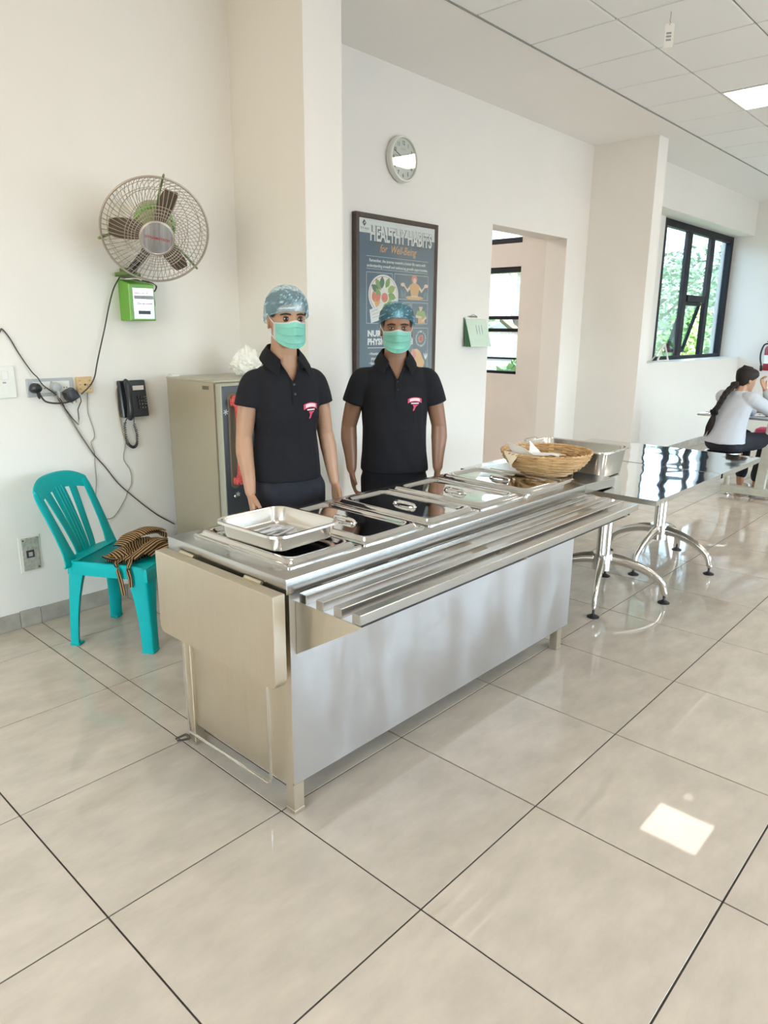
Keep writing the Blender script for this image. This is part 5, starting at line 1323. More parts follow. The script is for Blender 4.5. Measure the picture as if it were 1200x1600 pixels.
def make_eye(par, hm, side, ex=.0315):
    """eyeball, dark iris, upper and lower lids that leave an almond opening, lashes"""
    c = V((side * ex, -.0795, .0015)); R = .0122
    def S(az, el, r): return hm @ (c + V((math.sin(az) * math.cos(el), -math.cos(az) * math.cos(el), math.sin(el))) * r)
    def patch(f0, f1, r, az0=-1.0, az1=1.0, na=18, ne=8):
        b = NB(); g = []
        for i in range(na + 1):
            az = az0 + (az1 - az0) * i / na; e0, e1 = f0(az), f1(az); g.append([b.verts.new(S(az, e0 + (e1 - e0) * j / ne, r)) for j in range(ne + 1)])
        for i in range(na):
            for j in range(ne): b.faces.new((g[i][j], g[i + 1][j], g[i + 1][j + 1], g[i][j + 1]))
        return b
    b = NB(); ellipsoid(b, (0, 0, 0), (R, R, R), None, 20, 14); bmesh.ops.transform(b, matrix=hm @ Matrix.Translation(c), verts=b.verts)
    e = obj('eye', b, EYEW, par)
    gaze = math.radians(0)
    b = NB(); rings = []
    for r_ in (.0001, .002, .0042, .0055, .0058): rings.append([hm @ (c + V((r_ * math.cos(2 * PI * k / 20), -math.sqrt(max(0, (R + .0004) ** 2 - r_ * r_)), r_ * math.sin(2 * PI * k / 20)))) for k in range(20)])
    loft(b, rings, cap=False); obj('iris', b, IRIS, e)
    inner = -side
    up = lambda az: .30 * math.sqrt(max(0, 1 - (az / .80) ** 2)) + .05 + .05 * az * side
    lo = lambda az: -.26 * math.sqrt(max(0, 1 - (az / .80) ** 2)) + .03 + .05 * az * side
    for nm, f0, f1 in (('upper_lid', up, lambda az: 1.15), ('lower_lid', lambda az: -1.15, lo)):
        b = patch(f0, f1, R + .0013, -1.25, 1.25); bmesh.ops.solidify(b, geom=list(b.faces), thickness=.0012); obj(nm, b, par['skin_mat_'], e)
    b = NB(); tube(b, [S(az, up(az) + .01, R + .0020) for az in [-.82 + 1.64 * i / 12 for i in range(13)]], [.0006 + .0008 * math.sin(PI * i / 12) for i in range(13)], 5); obj('lashes', b, BROW, e)
def make_brow(par, hm, side, thick=.0033):
    b = NB(); pts = []; rad = []
    for i in range(9):
        u = i / 8; x = side * (.013 + .040 * u); z = .0190 + .0030 * math.sin(PI * min(1, u * 1.05)) - .003 * max(0, u - .6)
        y = -(.0985 - .0135 * u ** 2 * 1.5 - .002); pts.append(hm @ V((x, y - .0005, z))); rad.append(thick * (.55 + .6 * math.sin(PI * (.15 + .75 * u))))
    tube(b, pts, rad, 8); obj('eyebrow', b, BROW, par)

def face_mask(par, hm):
    """pleated green mask with white borders and ear loops, cupped over nose and chin"""
    def surf(u, v):   # u -1..1 across, v 0 top..1 bottom
        az = u * 1.12; half = .066 + .004 * math.sin(PI * v)
        ztop = -.014 + .010 * math.exp(-(u / .28) ** 2); zbot = -.118 + .040 * u * u + .0
        if abs(u) > .8: zbot += .0
        z = ztop + (zbot - ztop) * v
        nose = math.exp(-(u / .36) ** 2)
        fr = .1015 + .019 * nose * math.exp(-((v - .25) / .38) ** 2) + .010 * nose * math.exp(-((v - .95) / .22) ** 2) - .018 * max(0, v - .82) * 3 * nose
        pl = .0042 * ((v * 3.3 + .25) % 1.0) ** 1.5 * (1 - u ** 4)
        x = math.sin(az) * .080; y = -math.cos(az) * (fr + pl) - .002 + .018 * (abs(u) ** 3) * .4
        return V((x, y, z))
    def grid(u0, u1, v0, v1, nu, nv, off, th=.0016):
        b = NB(); g = [[b.verts.new(hm @ (surf(u0 + (u1 - u0) * i / nu, v0 + (v1 - v0) * j / nv) * 1.0 + V((0, -off, 0)))) for j in range(nv + 1)] for i in range(nu + 1)]
        for i in range(nu):
            for j in range(nv): b.faces.new((g[i][j], g[i + 1][j], g[i + 1][j + 1], g[i][j + 1]))
        bmesh.ops.solidify(b, geom=list(b.faces), thickness=th); return b
    m = obj('face_mask', grid(-.90, .90, .045, 1, 48, 54, 0), MASKG, par, angle=60)
    obj('top_binding', grid(-.93, .93, -.01, .055, 40, 4, .0012), MASKW, m)
    obj('bottom_binding', grid(-.90, .90, .975, 1.005, 40, 2, .0008), MASKG, m)
    for s in (-1, 1):
        obj('side_binding', grid(min(s * .88, s), max(s * .88, s), -.01, 1.0, 6, 30, .0012), MASKW, m)
        b = NB(); tube(b, [hm @ surf(s * .98, .03), hm @ V((s * .080, -.012, .006)), hm @ V((s * .083, .008, .020)), hm @ V((s * .082, .026, .004)), hm @ V((s * .079, .018, -.030)), hm @ V((s * .073, -.012, -.062)), hm @ surf(s * .98, .95)], .0016, 6, 5)
        obj('ear_loop', b, MASKW, m)
def bouffant(par, hm, mat, low_f, low_b, puff, seed, gather=(.012, .048)):
    """thin gathered net cap; the pleats run to a knot above the forehead"""
    na, ne = 96, 26; rr = random.Random(seed); vs = []; pl = []
    def rim(az):  # az 0 = front
        f = (1 + math.cos(az)) / 2
        return low_b + (low_f - low_b) * f ** .85
    g = V((gather[0], -.105, gather[1]))
    rows = []
    for j in range(ne + 1):
        row = []
        for i in range(na):
            az = 2 * PI * i / na; t = j / ne; el0 = rim(az)
            z = el0 + (puff[2] - el0) * math.sin(t * PI / 2); k = math.cos(t * PI / 2) ** .72
            bul = 1 + .10 * math.sin(PI * min(1, t * 1.6)) * (.7 + .3 * math.cos(az * 2))
            x = math.sin(az) * puff[0] * k * bul; y = -math.cos(az) * (puff[1] if math.cos(az) > 0 else puff[1] * 1.05) * k * bul + .004
            p = V((x, y, z)); d = p - g; an = math.atan2(d.z + .25 * d.y, d.x); fal = math.exp(-d.length / .16)
            w = abs(math.sin(an * 9 + 1.3 * noise.noise(p * 12 + V((seed, 0, 0))) + seed)) ; ridge = max(0, 1 - w * 4.5)
            rip = .0022 * math.sin(az * 31 + seed) * (1 - t) ** 2
            nrm = p.normalized(); q = p + nrm * (rip + .0018 * noise.noise(p * 30 + V((seed, 3, 0))) + .002 * ridge)
            row.append(hm @ q); pl.append(min(1, ridge * (.35 + 1.0 * fal) + (.8 * math.exp(-(d.length / .022) ** 2))))
        rows.append(row)
    b = NB(); V_ = [[b.verts.new(p) for p in r] for r in rows]
    for j in range(ne):
        for i in range(na): b.faces.new((V_[j][i], V_[j][(i + 1) % na], V_[j + 1][(i + 1) % na], V_[j + 1][i]))
    b.faces.new(V_[-1])
    me = bpy.data.meshes.new('hair_net'); b.to_mesh(me); b.free()
    at = me.attributes.new('pleat', 'FLOAT', 'POINT'); at.data.foreach_set('value', pl)
    o = link('hair_net', me, mat, par, True, angle=80)
    b = NB(); tube(b, [p for p in rows[0]], .0026, 6, closed=True); obj('elastic', b, mat, o)
def hair_shell(par, hm, hairline=.055, mat=HAIR, seed=1):
    """short hair: a shell over the skull with a hairline"""
    b = NB(); na, ne = 64, 20; rows = []
    for j in range(ne + 1):
        row = []
        for i in range(na):
            az = 2 * PI * i / na; f = (1 + math.cos(az)) / 2; t = j / ne
            z0 = -.050 + (hairline + .050) * f ** .8 + (.02 if False else 0) - .030 * math.exp(-((abs(math.atan2(math.sin(az), math.cos(az))) - 1.15) / .22) ** 2)
            z = z0 + (.121 - z0) * math.sin(t * PI / 2)
            w, yf, yb = .080, .100, .1005
            zz = max(-.1, min(.1155, z)); 
            for a_, c_ in zip(HEADP[:-1], HEADP[1:]):
                if a_[0] <= zz <= c_[0]:
                    u = (zz - a_[0]) / (c_[0] - a_[0]); w, yf, yb = [a_[q] + (c_[q] - a_[q]) * u for q in (1, 2, 3)]
            e = .006 + .005 * min(1, t * 4); sa, ca = math.sin(az), math.cos(az)
            p = V((sa * (w + e), -ca * ((yf if ca > 0 else yb) + e), z)); p += noise.noise_vector(p * 45 + V((seed, 0, 0))) * .003
            row.append(hm @ p)
        rows.append(row)
    V_ = [[b.verts.new(p) for p in r] for r in rows]
    for j in range(ne):
        for i in range(na): b.faces.new((V_[j][i], V_[j][(i + 1) % na], V_[j + 1][(i + 1) % na], V_[j + 1][i]))
    b.faces.new(V_[-1]); return obj('hair', b, mat, par)

def wrinkle(me, amp, zc, seed, zlo, zhi, skip=None):
    nrm = [v.normal.copy() for v in me.vertices]
    for v, nv in zip(me.vertices, nrm):
        p = v.co.copy()
        f = noise.noise(V((p.x * 7 + seed, p.y * 7, p.z * 3.2))) * .65 + noise.noise(V((p.x * 16 + p.z * 9, p.y * 16, p.z * 7 - seed))) * .4
        drag = .5 + .5 * min(1, max(0, (zhi - p.z) / (zhi - zlo)))
        v.co = p + nv * f * amp * drag

def server(label, loc, rz, skin, H, sh_w, chest, waist, belly, hip, head_yaw, zsh, z_el, z_wr, sleeve_z, hem_z, net, armpose, seed, chin_z, head_s=1.0, capargs=None, arm_r=1.0):
    t = thing('person', label, 'person', loc, rz)
    t['skin_mat_'] = skin
    hz = chin_z + .116 * head_s
    hm = Matrix.Translation(V((0, -.022, hz))) @ Matrix.Rotation(head_yaw, 4, 'Z') @ Matrix.Rotation(math.radians(2), 4, 'X') @ Matrix.Scale(head_s, 4)
    b = head_bm(hm)
    nk = .056 * head_s * (.92 + .08 * arm_r)
    # neck and torso core
    loft(b, [ring_ell((0, .012, hz - .05), nk * .95, nk * .9, nk, 20), ring_ell((0, .016, hz - .11), nk, nk * .98, nk * 1.05, 20), ring_ell((0, .024, zsh + .085), nk * 1.10, nk * 1.02, nk * 1.12, 20), ring_ell((0, .028, zsh + .050), nk * 1.7, nk * 1.2, nk * 1.25, 20), ring_ell((0, .03, zsh + .01), nk * 2.2, nk * 1.45, nk * 1.4, 20), ring_ell((0, .03, zsh - .05), nk * 2.4, nk * 1.6, nk * 1.45, 20)])
    tz = [(zsh + .030, sh_w * .55, .062, .064), (zsh + .002, sh_w * .80, .074, .077), (zsh - .04, sh_w * .93, .090, .088), (zsh - .10, chest, .102, .098), (zsh - .18, chest * .97, .108, .094), ((zsh + hem_z) / 2 - .02, waist, belly, .088), (hem_z + .03, hip * .96, belly * .96, .095), (hem_z - .05, hip, .098, .105), (hem_z - .12, hip * .98, .092, .105)]
    loft(b, [ring_ell((0, .02, z), w, yf, yb, 28, sq=2.3) for z, w, yf, yb in tz])
    arms = {}
    for s in (-1, 1):
        ex, ey, wx, wy = armpose[s]
        S0 = V((s * (sh_w - .012), .022, zsh - .034)); E = V((s * ex, ey, z_el)); W = V((s * wx, wy, z_wr)); arms[s] = (S0, E, W); q = arm_r
        limb(b, [S0, S0 * .5 + E * .5 + V((s * .006, 0, 0)), E], [.052 * q, .046 * q, .039 * q], 5, 18)
        limb(b, [E, E * .7 + W * .3 + V((s * .004, .004, 0)), E * .3 + W * .7, W], [.039 * q, .0415 * q, .032 * q, .0255 * q], 5, 18, flat=.92)
        d = (W - E).normalized(); hand_bm(b, W + d * .012, d + V((-s * .08, -.05, 0)), V((s * .12, -1, 0)), s if False else s, curl=24, scale=.94 * (.97 + .03 * q))
    # legs
    zh = hem_z - .04; zk = .485 * H / 1.7
    for s in (-1, 1):
        limb(b, [(s * .088, .02, zh), (s * .090, .012, (zh + zk) / 2), (s * .090, .012, zk), (s * .090, .03, zk * .62), (s * .09, .035, .085)], [.083, .073, .055, .052, .036], 4, 18)
        limb(b, [(s * .09, .05, .045), (s * .095, -.04, .038), (s * .10, -.125, .030)], [.036, .036, .028], 4, 14)
    body = remesh(b, .0045, 2)
    bo = link('body', body, skin, t, True, angle=180)
    # polo shirt
    b = NB(); e = .013
    tz2 = [(zsh + .088, nk * 1.25, nk * 1.12, nk * 1.35), (zsh + .066, nk * 1.75, nk * 1.30, nk * 1.5), (zsh + .045, sh_w * .60, .070, .078)] + [(z, w + e, yf + e, yb + e) for z, w, yf, yb in [(zsh + .020, sh_w * .78, .072, .076)] + tz[2:6]] + [(hem_z + .10, hip * .98 + e + .002, belly * .98 + e + .004, .102 + e), (hem_z + .03, hip + e + .006, belly * .99 + e + .006, .108 + e), (hem_z, hip + e + .008, belly * .98 + e + .006, .112 + e)]
    loft(b, [ring_ell((0, .02, z), w, yf, yb, 40, sq=2.35) for z, w, yf, yb in tz2])
    for s in (-1, 1):
        S0, E, W = arms[s]; d = (E - S0).normalized(); L = (S0.z - sleeve_z) / max(.2, -d.z); end = S0 + d * L; q = arm_r
        pts = [V((s * sh_w * .50, .022, zsh - .004)), V((s * sh_w * .82, .022, zsh - .016)), S0 + V((s * .002, 0, .0)), S0 * .5 + end * .5 + V((s * .006, 0, 0)), end + V((s * .005, 0, 0))]
        tube(b, pts, [.042, .050 * q, .058 * q, .062 * q, .064 * q], 22, 6, flat=1.10)
    shirt = remesh(b, .0055, 6)
    wrinkle(shirt, .0065, 0, seed, hem_z, zsh)
    zv = zsh - .022; zt = zsh + .115      # V opening
    bm2 = NB(); bm2.from_mesh(shirt); kill = []
    for f in bm2.faces:
        c = f.calc_center_median()
        rad = math.hypot(c.x / 1.05, c.y - .018)
        if (c.z > zsh + .055 and rad < nk * 1.20) or (c.y < 0 and c.z > zv and abs(c.x) < .003 + .066 * (c.z - zv) / (zt - zv)): kill.append(f)
    bmesh.ops.delete(bm2, geom=kill, context='FACES'); bm2.to_mesh(shirt); bm2.free()
    so_ = link('polo_shirt', shirt, BLACKF, t, True, angle=180)
    # body chest showing in the V, collar, placket, buttons, hems
    tree = BVHTree.FromPolygons([v.co for v in shirt.vertices], [tuple(q.vertices) for q in shirt.polygons])
    def front_y(x, z):
        hit = tree.ray_cast(V((x, -1, z)), V((0, 1, 0)))[0]
        return hit.y if hit is not None else -.10
    b = NB(); rows = []
    for k in range(33):
        u = -1 + 2 * k / 32; az = u * 2.55       # 0 = back of the neck
        ff = abs(u) ** 2.6
        cx, cy = math.sin(az) * nk * (1.20 + .10 * ff), .026 + math.cos(az) * nk * (1.20 + .25 * ff)
        top = V((cx, cy, zsh + .132 - .064 * ff)); out = V((math.sin(az), math.cos(az), 0))
        drop = .044 + .022 * ff; flare = .034 + .022 * ff
        lo = top + out * flare - V((0, 0, drop)); lo.y -= .010 * ff
        ins = top - out * .002 - V((0, 0, .040 + .01 * ff))
        rows.append([ins, top - out * .002, top + out * .003 + V((0, 0, .003)), top * .5 + lo * .5 + out * .006, lo, lo - out * .004, top * .5 + lo * .5 + out * .0])
    loft(b, rows, cap=True); obj('collar', b, BLACKC, so_, True, angle=60)
    for s in (-1, 1):
        b = NB(); pts = []
        for k in range(9):
            u = k / 8; z = zv - .004 + (zsh + .058 - zv) * u; x = s * (.007 + .068 * max(0, z - zv) / (zt - zv)); pts.append(V((x, front_y(x, z) - .001, z)))
        tube(b, pts, .0045, 8, 2); obj('neck_edging', b, BLACKC, so_)
    zb = zv - .095; b = NB(); rows = []
    for k in range(9):
        z = zv + .012 - (.107) * k / 8; y = front_y(.004, z) - .003; rows.append([V((-.013, y + .003, z)), V((-.012, y - .0005, z)), V((.016, y - .0005, z)), V((.017, y + .003, z))])
    loft(b, rows, cap=True); obj('placket', b, BLACKC, so_)
    for z in (zv - .012, zv - .052):
        y = front_y(.002, z) - .0045; obj('button', lathe(NB(), [(.001, 0), (.0052, 0), (.0048, .002), (.001, .002)], 14, Matrix.Translation(V((.002, y + .001, z))) @ Matrix.Rotation(PI / 2, 4, 'X')), BLKPLASTIC, so_)
    # chest emblem: arched ribbon, small line, triangular mark
    ex, ez = chest * .54, zsh - .125
    def lay(pts2, m, name, off):
        b = NB(); vs = []
        for x, z in pts2: vs.append(b.verts.new((ex + x, front_y(ex + x, ez + z) - off, ez + z)))
        b.faces.new(vs); bmesh.ops.triangulate(b, faces=b.faces); bmesh.ops.solidify(b, geom=list(b.faces), thickness=.0006); return obj(name, b, m, so_, False)
    def arch(r0, r1, a): return [(math.sin(-a + 2 * a * k / 14) * .085, -.085 + math.cos(-a + 2 * a * k / 14) * .085 + r1) for k in range(15)] + [(math.sin(a - 2 * a * k / 14) * .085, -.085 + math.cos(a - 2 * a * k / 14) * .085 + r0) for k in range(15)]
    lay(arch(-.010, .012, .46), LOGOR, 'emblem_ribbon', .0035); lay(arch(-.006, .008, .33), LOGOW, 'emblem_letters', .0050)
    lay([(-.020, -.022), (.022, -.022), (.022, -.016), (-.020, -.016)], LOGOW, 'emblem_line', .0040)
    lay([(-.012, -.026), (.020, -.026), (.006, -.036), (-.004, -.056), (-.012, -.058), (-.006, -.038)], LOGOR, 'emblem_mark', .0040)
    # trousers
    b = NB(); loft(b, [ring_ell((0, .02, z), w, yf, yb, 32, sq=2.3) for z, w, yf, yb in ((hem_z + .07, hip + .006, belly * .95, .104), (hem_z - .02, hip + .010, .110, .116), (hem_z - .12, hip + .010, .106, .118), (hem_z - .17, hip * .9, .085, .10))])
    for s in (-1, 1): limb(b, [(s * .088, .02, zh), (s * .092, .014, (zh + zk) / 2), (s * .093, .012, zk), (s * .093, .028, zk * .5), (s * .093, .03, .06)], [.096, .088, .074, .068, .064], 4, 18)
    tr = remesh(b, .010, 4); wrinkle(tr, .008, 0, seed + 5, .1, hem_z); link('trousers', tr, NAVYF, t, True, angle=180)
    for s in (-1, 1):
        b = NB(); limb(b, [(s * .093, .062, .052), (s * .097, -.04, .046), (s * .103, -.135, .040)], [.046, .046, .038], 4, 16)
        for v in b.verts: v.co.z = max(v.co.z, .004)
        box(b, s * .098 - .046, s * .098 + .046, -.165, .10, 0.0, .016, bev=.006); obj('shoe', b, SHOE, t)
    for s in (-1, 1): make_eye(t, hm, s); make_brow(t, hm, s)
    hair_shell(t, hm, .062, HAIR, seed); face_mask(t, hm)
    ca = capargs or {}
    bouffant(t, hm, net, ca.get('lf', .036), ca.get('lb', -.058), ca.get('puff', (.088, .108, .142)), seed, ca.get('g', (.012, .050)))
    del t['skin_mat_']
    return t
SRV = dict()
server('slim server in black polo, pale net cap and green mask beside the fridge', (.765, .845, 0), math.radians(-17), SKIN1, 1.70, .156, .142, .126, .098, .140, math.radians(-4),
       1.345, 1.085, .855, 1.215, .885, NET1, {-1: (.195, .02, .210, -.075), 1: (.195, .02, .215, -.035)}, 3, 1.468, 1.0, dict(lf=.034, lb=-.034, puff=(.092, .110, .138), g=(.012, .046)), arm_r=.92)
server('broader server in black polo, blue net cap and green mask before the poster', (1.57, .92, 0), math.radians(-41), SKIN2, 1.65, .186, .170, .158, .125, .165, math.radians(-3),
       1.315, 1.045, .815, 1.160, .80, NET2, {-1: (.245, .03, .235, -.02), 1: (.245, .03, .235, -.02)}, 8, 1.432, 1.02, dict(lf=.052, lb=-.030, puff=(.088, .108, .130), g=(.0, .064)), arm_r=1.06)
# ---------------------------------------------------------------- dining set by the window
dn = thing('dining_set', 'steel canteen table on a cream frame with fixed round stools', 'table', (6.45, .0, 0))
def DP(n, b, m, par=dn, **k): return obj(n, b, m, par, world=True, **k)
DP('table_top', box(NB(), 6.13, 6.82, -1.4, .92, .728, .752, bev=.006, seg=2), TABLEM)
for x in (5.985, 6.945):
    DP('floor_beam', box(NB(), x - .035, x + .035, -1.35, .56, .035, .105, bev=.004), PAINTBEAM)
    for y in (.50, -1.28): k = NB(); lathe(k, [(.026, 0), (.026, .010), (.012, .014), (.012, .036)], 16, Matrix.Translation(V((x, y, 0)))); DP('levelling_foot', k, CHROME)
for y in (.22, -1.1):
    DP('cross_beam', box(NB(), 6.02, 6.91, y - .03, y + .03, .26, .31, bev=.004), PAINTBEAM)
    for x, s in ((6.0, 1), (6.93, -1)):
        t_ = NB(); loft(t_, [[V((x - .03, y - .045, .10)), V((x + .03, y - .045, .10)), V((x + .03, y + .045, .10)), V((x - .03, y + .045, .10))], [V((x + s * .17 - .03, y - .045, .728)), V((x + s * .17 + .03, y - .045, .728)), V((x + s * .17 + .03, y + .045, .728)), V((x + s * .17 - .03, y + .045, .728))]])
        bmesh.ops.recalc_face_normals(t_, faces=t_.faces); bmesh.ops.bevel(t_, geom=list(t_.edges), offset=.004, segments=1, affect='EDGES'); DP('post', t_, PAINTBEAM)
for i, (x, y) in enumerate(((5.81, .53), (5.81, -.35), (7.10, .50), (7.10, -.35))):
    s_ = DP('stool_seat', lathe(NB(), [(.001, .425), (.15, .425), (.163, .430), (.166, .440), (.163, .450), (.155, .454), (.001, .455)], 36, Matrix.Translation(V((x, y, 0)))), CHROME)
    k = NB(); bx_ = 5.985 if x < 6.4 else 6.945; tube(k, [(bx_, y - .02, .09), (bx_ * .8 + x * .2, y - .01, .30), (x, y, .425)], [.024, .022, .022], 12, 4); obj('stool_post', k, PAINTBEAM, s_, True, True)
t = thing('pouch', 'pink and black pouch on the far stool behind the seated woman', 'pouch', (7.06, .50, .455))
b = NB(); loft(b, [rrect(6.97, 7.15, .43, .60, .03, .4555, 4), rrect(6.965, 7.155, .425, .605, .035, .49, 4)]); obj('pouch_base', b, BLKPLASTIC, t, world=True)
b = NB(); loft(b, [rrect(6.965, 7.155, .425, .605, .035, .4905, 4), rrect(6.975, 7.145, .435, .595, .04, .54, 4), rrect(7.0, 7.12, .46, .57, .04, .555, 4)]); obj('pouch_flap', b, PINK, t, world=True)

# ---------------------------------------------------------------- seated woman, seen from behind
wt = thing('person', 'woman with a long dark braid sitting with her back turned by the window', 'person', (5.83, .53, 0), math.radians(68))
hm = Matrix.Translation(V((0, -.175, 1.112))) @ Matrix.Rotation(math.radians(-12), 4, 'Z') @ Matrix.Rotation(math.radians(14), 4, 'X') @ Matrix.Scale(.96, 4)
b = head_bm(hm)
limb(b, [(0, -.145, 1.06), (0, -.115, 1.0), (0, -.09, .95)], [.048, .05, .062], 4, 18)
tor = [((0, -.095, .975), .10, .05, .055), ((0, -.085, .945), .155, .075, .08), ((0, -.060, .87), .158, .095, .09), ((0, -.02, .75), .140, .095, .085), ((0, .01, .64), .145, .10, .10), ((0, .02, .55), .17, .12, .125), ((0, .01, .49), .16, .12, .12), ((0, 0, .462), .13, .10, .10)]
loft(b, [ring_ell(c, w, yf, yb, 28, sq=2.2) for c, w, yf, yb in tor])
WA = {-1: (V((-.162, -.085, .945)), V((-.225, -.385, .795)), V((-.085, -.345, 1.015))), 1: (V((.162, -.085, .945)), V((.235, -.325, .800)), V((.10, -.50, .790)))}
for s in (-1, 1):
    S0, E, W = WA[s]; limb(b, [S0, (S0 + E) / 2, E], [.046, .041, .035], 4, 16); limb(b, [E, E * .5 + W * .5, W], [.035, .032, .023], 4, 16)
    if s < 0: hand_bm(b, W + V((.004, .004, .012)), V((.34, .10, .75)), V((.25, -.75, .2)), s, curl=46, scale=.86)
    else: hand_bm(b, W, V((-.5, -.8, 0)), V((-.8, .4, .1)), s, curl=22, scale=.86)
TH = {-1: (V((-.085, -.03, .535)), V((-.125, -.43, .545)), V((-.115, -.36, .09))), 1: (V((.085, -.03, .535)), V((.12, -.42, .545)), V((.105, -.42, .085)))}
for s in (-1, 1):
    h_, k_, a_ = TH[s]; limb(b, [h_, (h_ + k_) / 2, k_], [.085, .075, .055], 4, 18); limb(b, [k_, k_ * .6 + a_ * .4 + V((0, .015, 0)), a_], [.054, .050, .034], 4, 16); limb(b, [a_ + V((0, .02, -.045)), a_ + V((s * .01, -.07, -.05)), a_ + V((s * .02, -.15, -.060))], [.034, .034, .024], 4, 14)
link('body', remesh(b, .0055, 2), SKIN3, wt, True, angle=180)
b = NB(); loft(b, [ring_ell((c[0], c[1], c[2]), w, yf, yb, 36, sq=2.3) for c, w, yf, yb in [((0, -.100, .992), .072, .056, .060), ((0, -.095, .972), .125, .068, .070), ((0, -.085, .948), .168, .085, .088), ((0, -.060, .87), .178, .110, .104), ((0, -.02, .75), .168, .118, .108), ((0, .01, .64), .180, .128, .128), ((0, .022, .560), .198, .142, .155), ((0, .024, .535), .202, .146, .162)]])
for s in (-1, 1):
    S0, E, W = WA[s]; limb(b, [V((s * .09, -.09, .958)), S0, (S0 + E) / 2, E], [.05, .066, .062, .056], 5, 20); limb(b, [E, E * .5 + W * .5, E * .14 + W * .86], [.056, .050, .041], 5, 20)
shm = remesh(b, .007, 6); wrinkle(shm, .012, 0, 21, .53, .97); ws = link('shirt', shm, SHIRTB, wt, True, angle=180)
b = NB(); rows = []
for k in range(25):
    az = -2.7 + 5.4 * k / 24; cx, cy = math.sin(az) * .064, -.108 + math.cos(az) * .064; top = V((cx, cy, 1.012)); out = V((math.sin(az), math.cos(az), 0)); rows.append([top, top + out * .006, top + out * .022 - V((0, 0, .034)), top + out * .014 - V((0, 0, .034))])
loft(b, rows); obj('collar', b, SHIRTB, ws, True, angle=60)
b = NB(); loft(b, [ring_ell((0, .02, .585), .158, .115, .125, 28, sq=2.2), ring_ell((0, .02, .55), .182, .13, .138, 28, sq=2.2), ring_ell((0, .01, .49), .175, .13, .134, 28, sq=2.2), ring_ell((0, 0, .458), .15, .115, .118, 28, sq=2.2)])
for s in (-1, 1):
    h_, k_, a_ = TH[s]; limb(b, [h_, (h_ + k_) / 2, k_], [.092, .087, .072], 4, 18); limb(b, [k_, k_ * .55 + a_ * .45, a_ + V((0, 0, .10))], [.072, .066, .058], 4, 18)
trm = remesh(b, .010, 4); wrinkle(trm, .006, 0, 31, .3, .6); link('trousers', trm, NAVYF, wt, True, angle=180)
for s in (-1, 1):
    a_ = TH[s][2]; b = NB(); x, y = a_.x + s * .012, a_.y - .05
    loft(b, [rrect(x - .042, x + .042, y - .13, y + .11, .035, 0.0, 5), rrect(x - .044, x + .044, y - .132, y + .112, .036, .016, 5)])
    sn = obj('sandal', b, GREYPL, wt)
    b = NB(); tube(b, [(x - .042, y - .05, .012), (x - .03, y - .055, .06), (x + .03, y - .055, .06), (x + .042, y - .05, .012)], .009, 8, 5, flat=1.8); obj('sandal_strap', b, WHITEPL, sn)
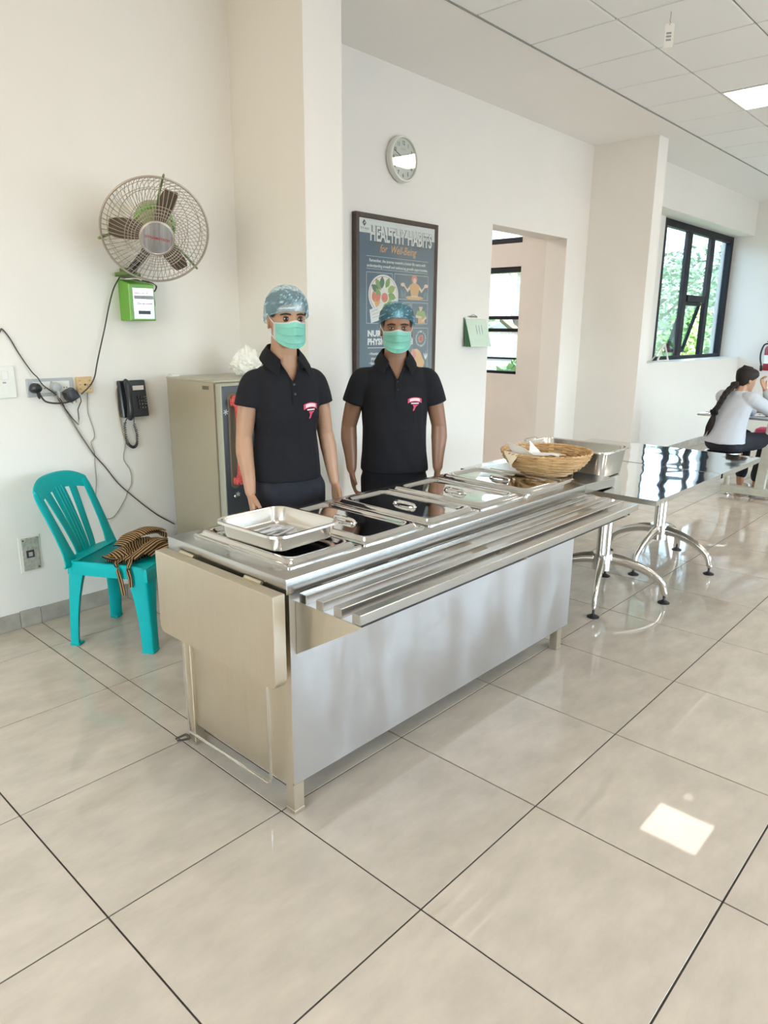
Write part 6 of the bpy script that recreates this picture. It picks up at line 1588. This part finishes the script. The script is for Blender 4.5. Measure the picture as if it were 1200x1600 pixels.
# hair: smooth cap, braid, hair tie, loose tail
b = NB(); na, ne = 72, 28; rows = []
for j in range(ne + 1):
    row = []
    for i in range(na):
        az = 2 * PI * i / na; f = (1 + math.cos(az)) / 2; t_ = j / ne
        z0 = -.112 + .178 * f ** .82; z = z0 + (.125 - z0) * math.sin(t_ * PI / 2); zz = max(-.112, min(.1155, z)); w = .07; yf = yb = .09
        for a_, c_ in zip(HEADP[:-1], HEADP[1:]):
            if a_[0] <= zz <= c_[0]:
                u = (zz - a_[0]) / (c_[0] - a_[0]); w, yf, yb = [a_[q] + (c_[q] - a_[q]) * u for q in (1, 2, 3)]
        w = max(w, .056 + .1 * (zz + .112)) if zz < -.02 else w; yb = max(yb, .062); e = .010 + .006 * math.sin(PI * t_)
        p = V((math.sin(az) * (w + e), -math.cos(az) * ((yf if math.cos(az) > 0 else yb) + e), z)); p += p.normalized() * .0018 * math.sin(az * 34 + z * 60) + noise.noise_vector(p * 25) * .002
        row.append(hm @ p)
    rows.append(row)
V_ = [[b.verts.new(p) for p in r] for r in rows]
for j in range(ne):
    for i in range(na): b.faces.new((V_[j][i], V_[j][(i + 1) % na], V_[j + 1][(i + 1) % na], V_[j + 1][i]))
b.faces.new(V_[-1]); b.faces.new(list(reversed(V_[0]))); hr = obj('hair', b, HAIRB, wt, True, angle=80)
bp = cr([(.008, -.062, 1.075), (.020, -.012, 1.035), (.032, .035, .985), (.045, .062, .925), (.058, .090, .86), (.066, .110, .825)], 12)
for s_ in range(3):
    b = NB(); pts = []
    fr_ = frames(bp)
    for i, p in enumerate(bp):
        ph = i * .62 + s_ * 2 * PI / 3; k = i / len(bp); amp = .019 * (1 - .25 * k); pts.append(p + fr_[i][2] * amp * math.sin(ph) + fr_[i][1] * amp * .55 * math.sin(2 * ph))
    tube(b, pts, [.017 * (1 - .22 * i / len(bp)) for i in range(len(bp))], 10, round_ends=True); obj('braid_strand', b, HAIRB, hr)
b = NB(); ellipsoid(b, (.012, -.048, 1.064), (.040, .034, .034), None, 20, 14)
for v in b.verts: v.co += noise.noise_vector(v.co * 50) * .004
obj('hair_knot', b, HAIRB, hr)
b = NB(); pts = []
for k in range(60):
    a = 2 * PI * k / 60; r_ = .024 + .006 * math.sin(a * 7); pts.append(V((.067 + r_ * math.cos(a), .113 + .010 * math.sin(a * 5), .815 + r_ * math.sin(a))))
tube(b, pts, .013, 8, closed=True); ellipsoid(b, (.067, .113, .815), (.026, .018, .024), None, 14, 10); obj('hair_tie', b, BLACKC, hr)
for q in range(9):
    rr = random.Random(q); b = NB(); dx, dy = rr.uniform(-.017, .017), rr.uniform(-.010, .012)
    tube(b, [(.067, .113, .80), (.070 + dx * .9, .120 + dy, .74), (.078 + dx * 1.5, .135 + dy, .67), (.088 + dx * 1.1, .15 + dy, .60 + rr.uniform(-.02, .03))], [.012, .014, .012, .002], 8, 5); obj('hair_lock', b, HAIRB, hr)
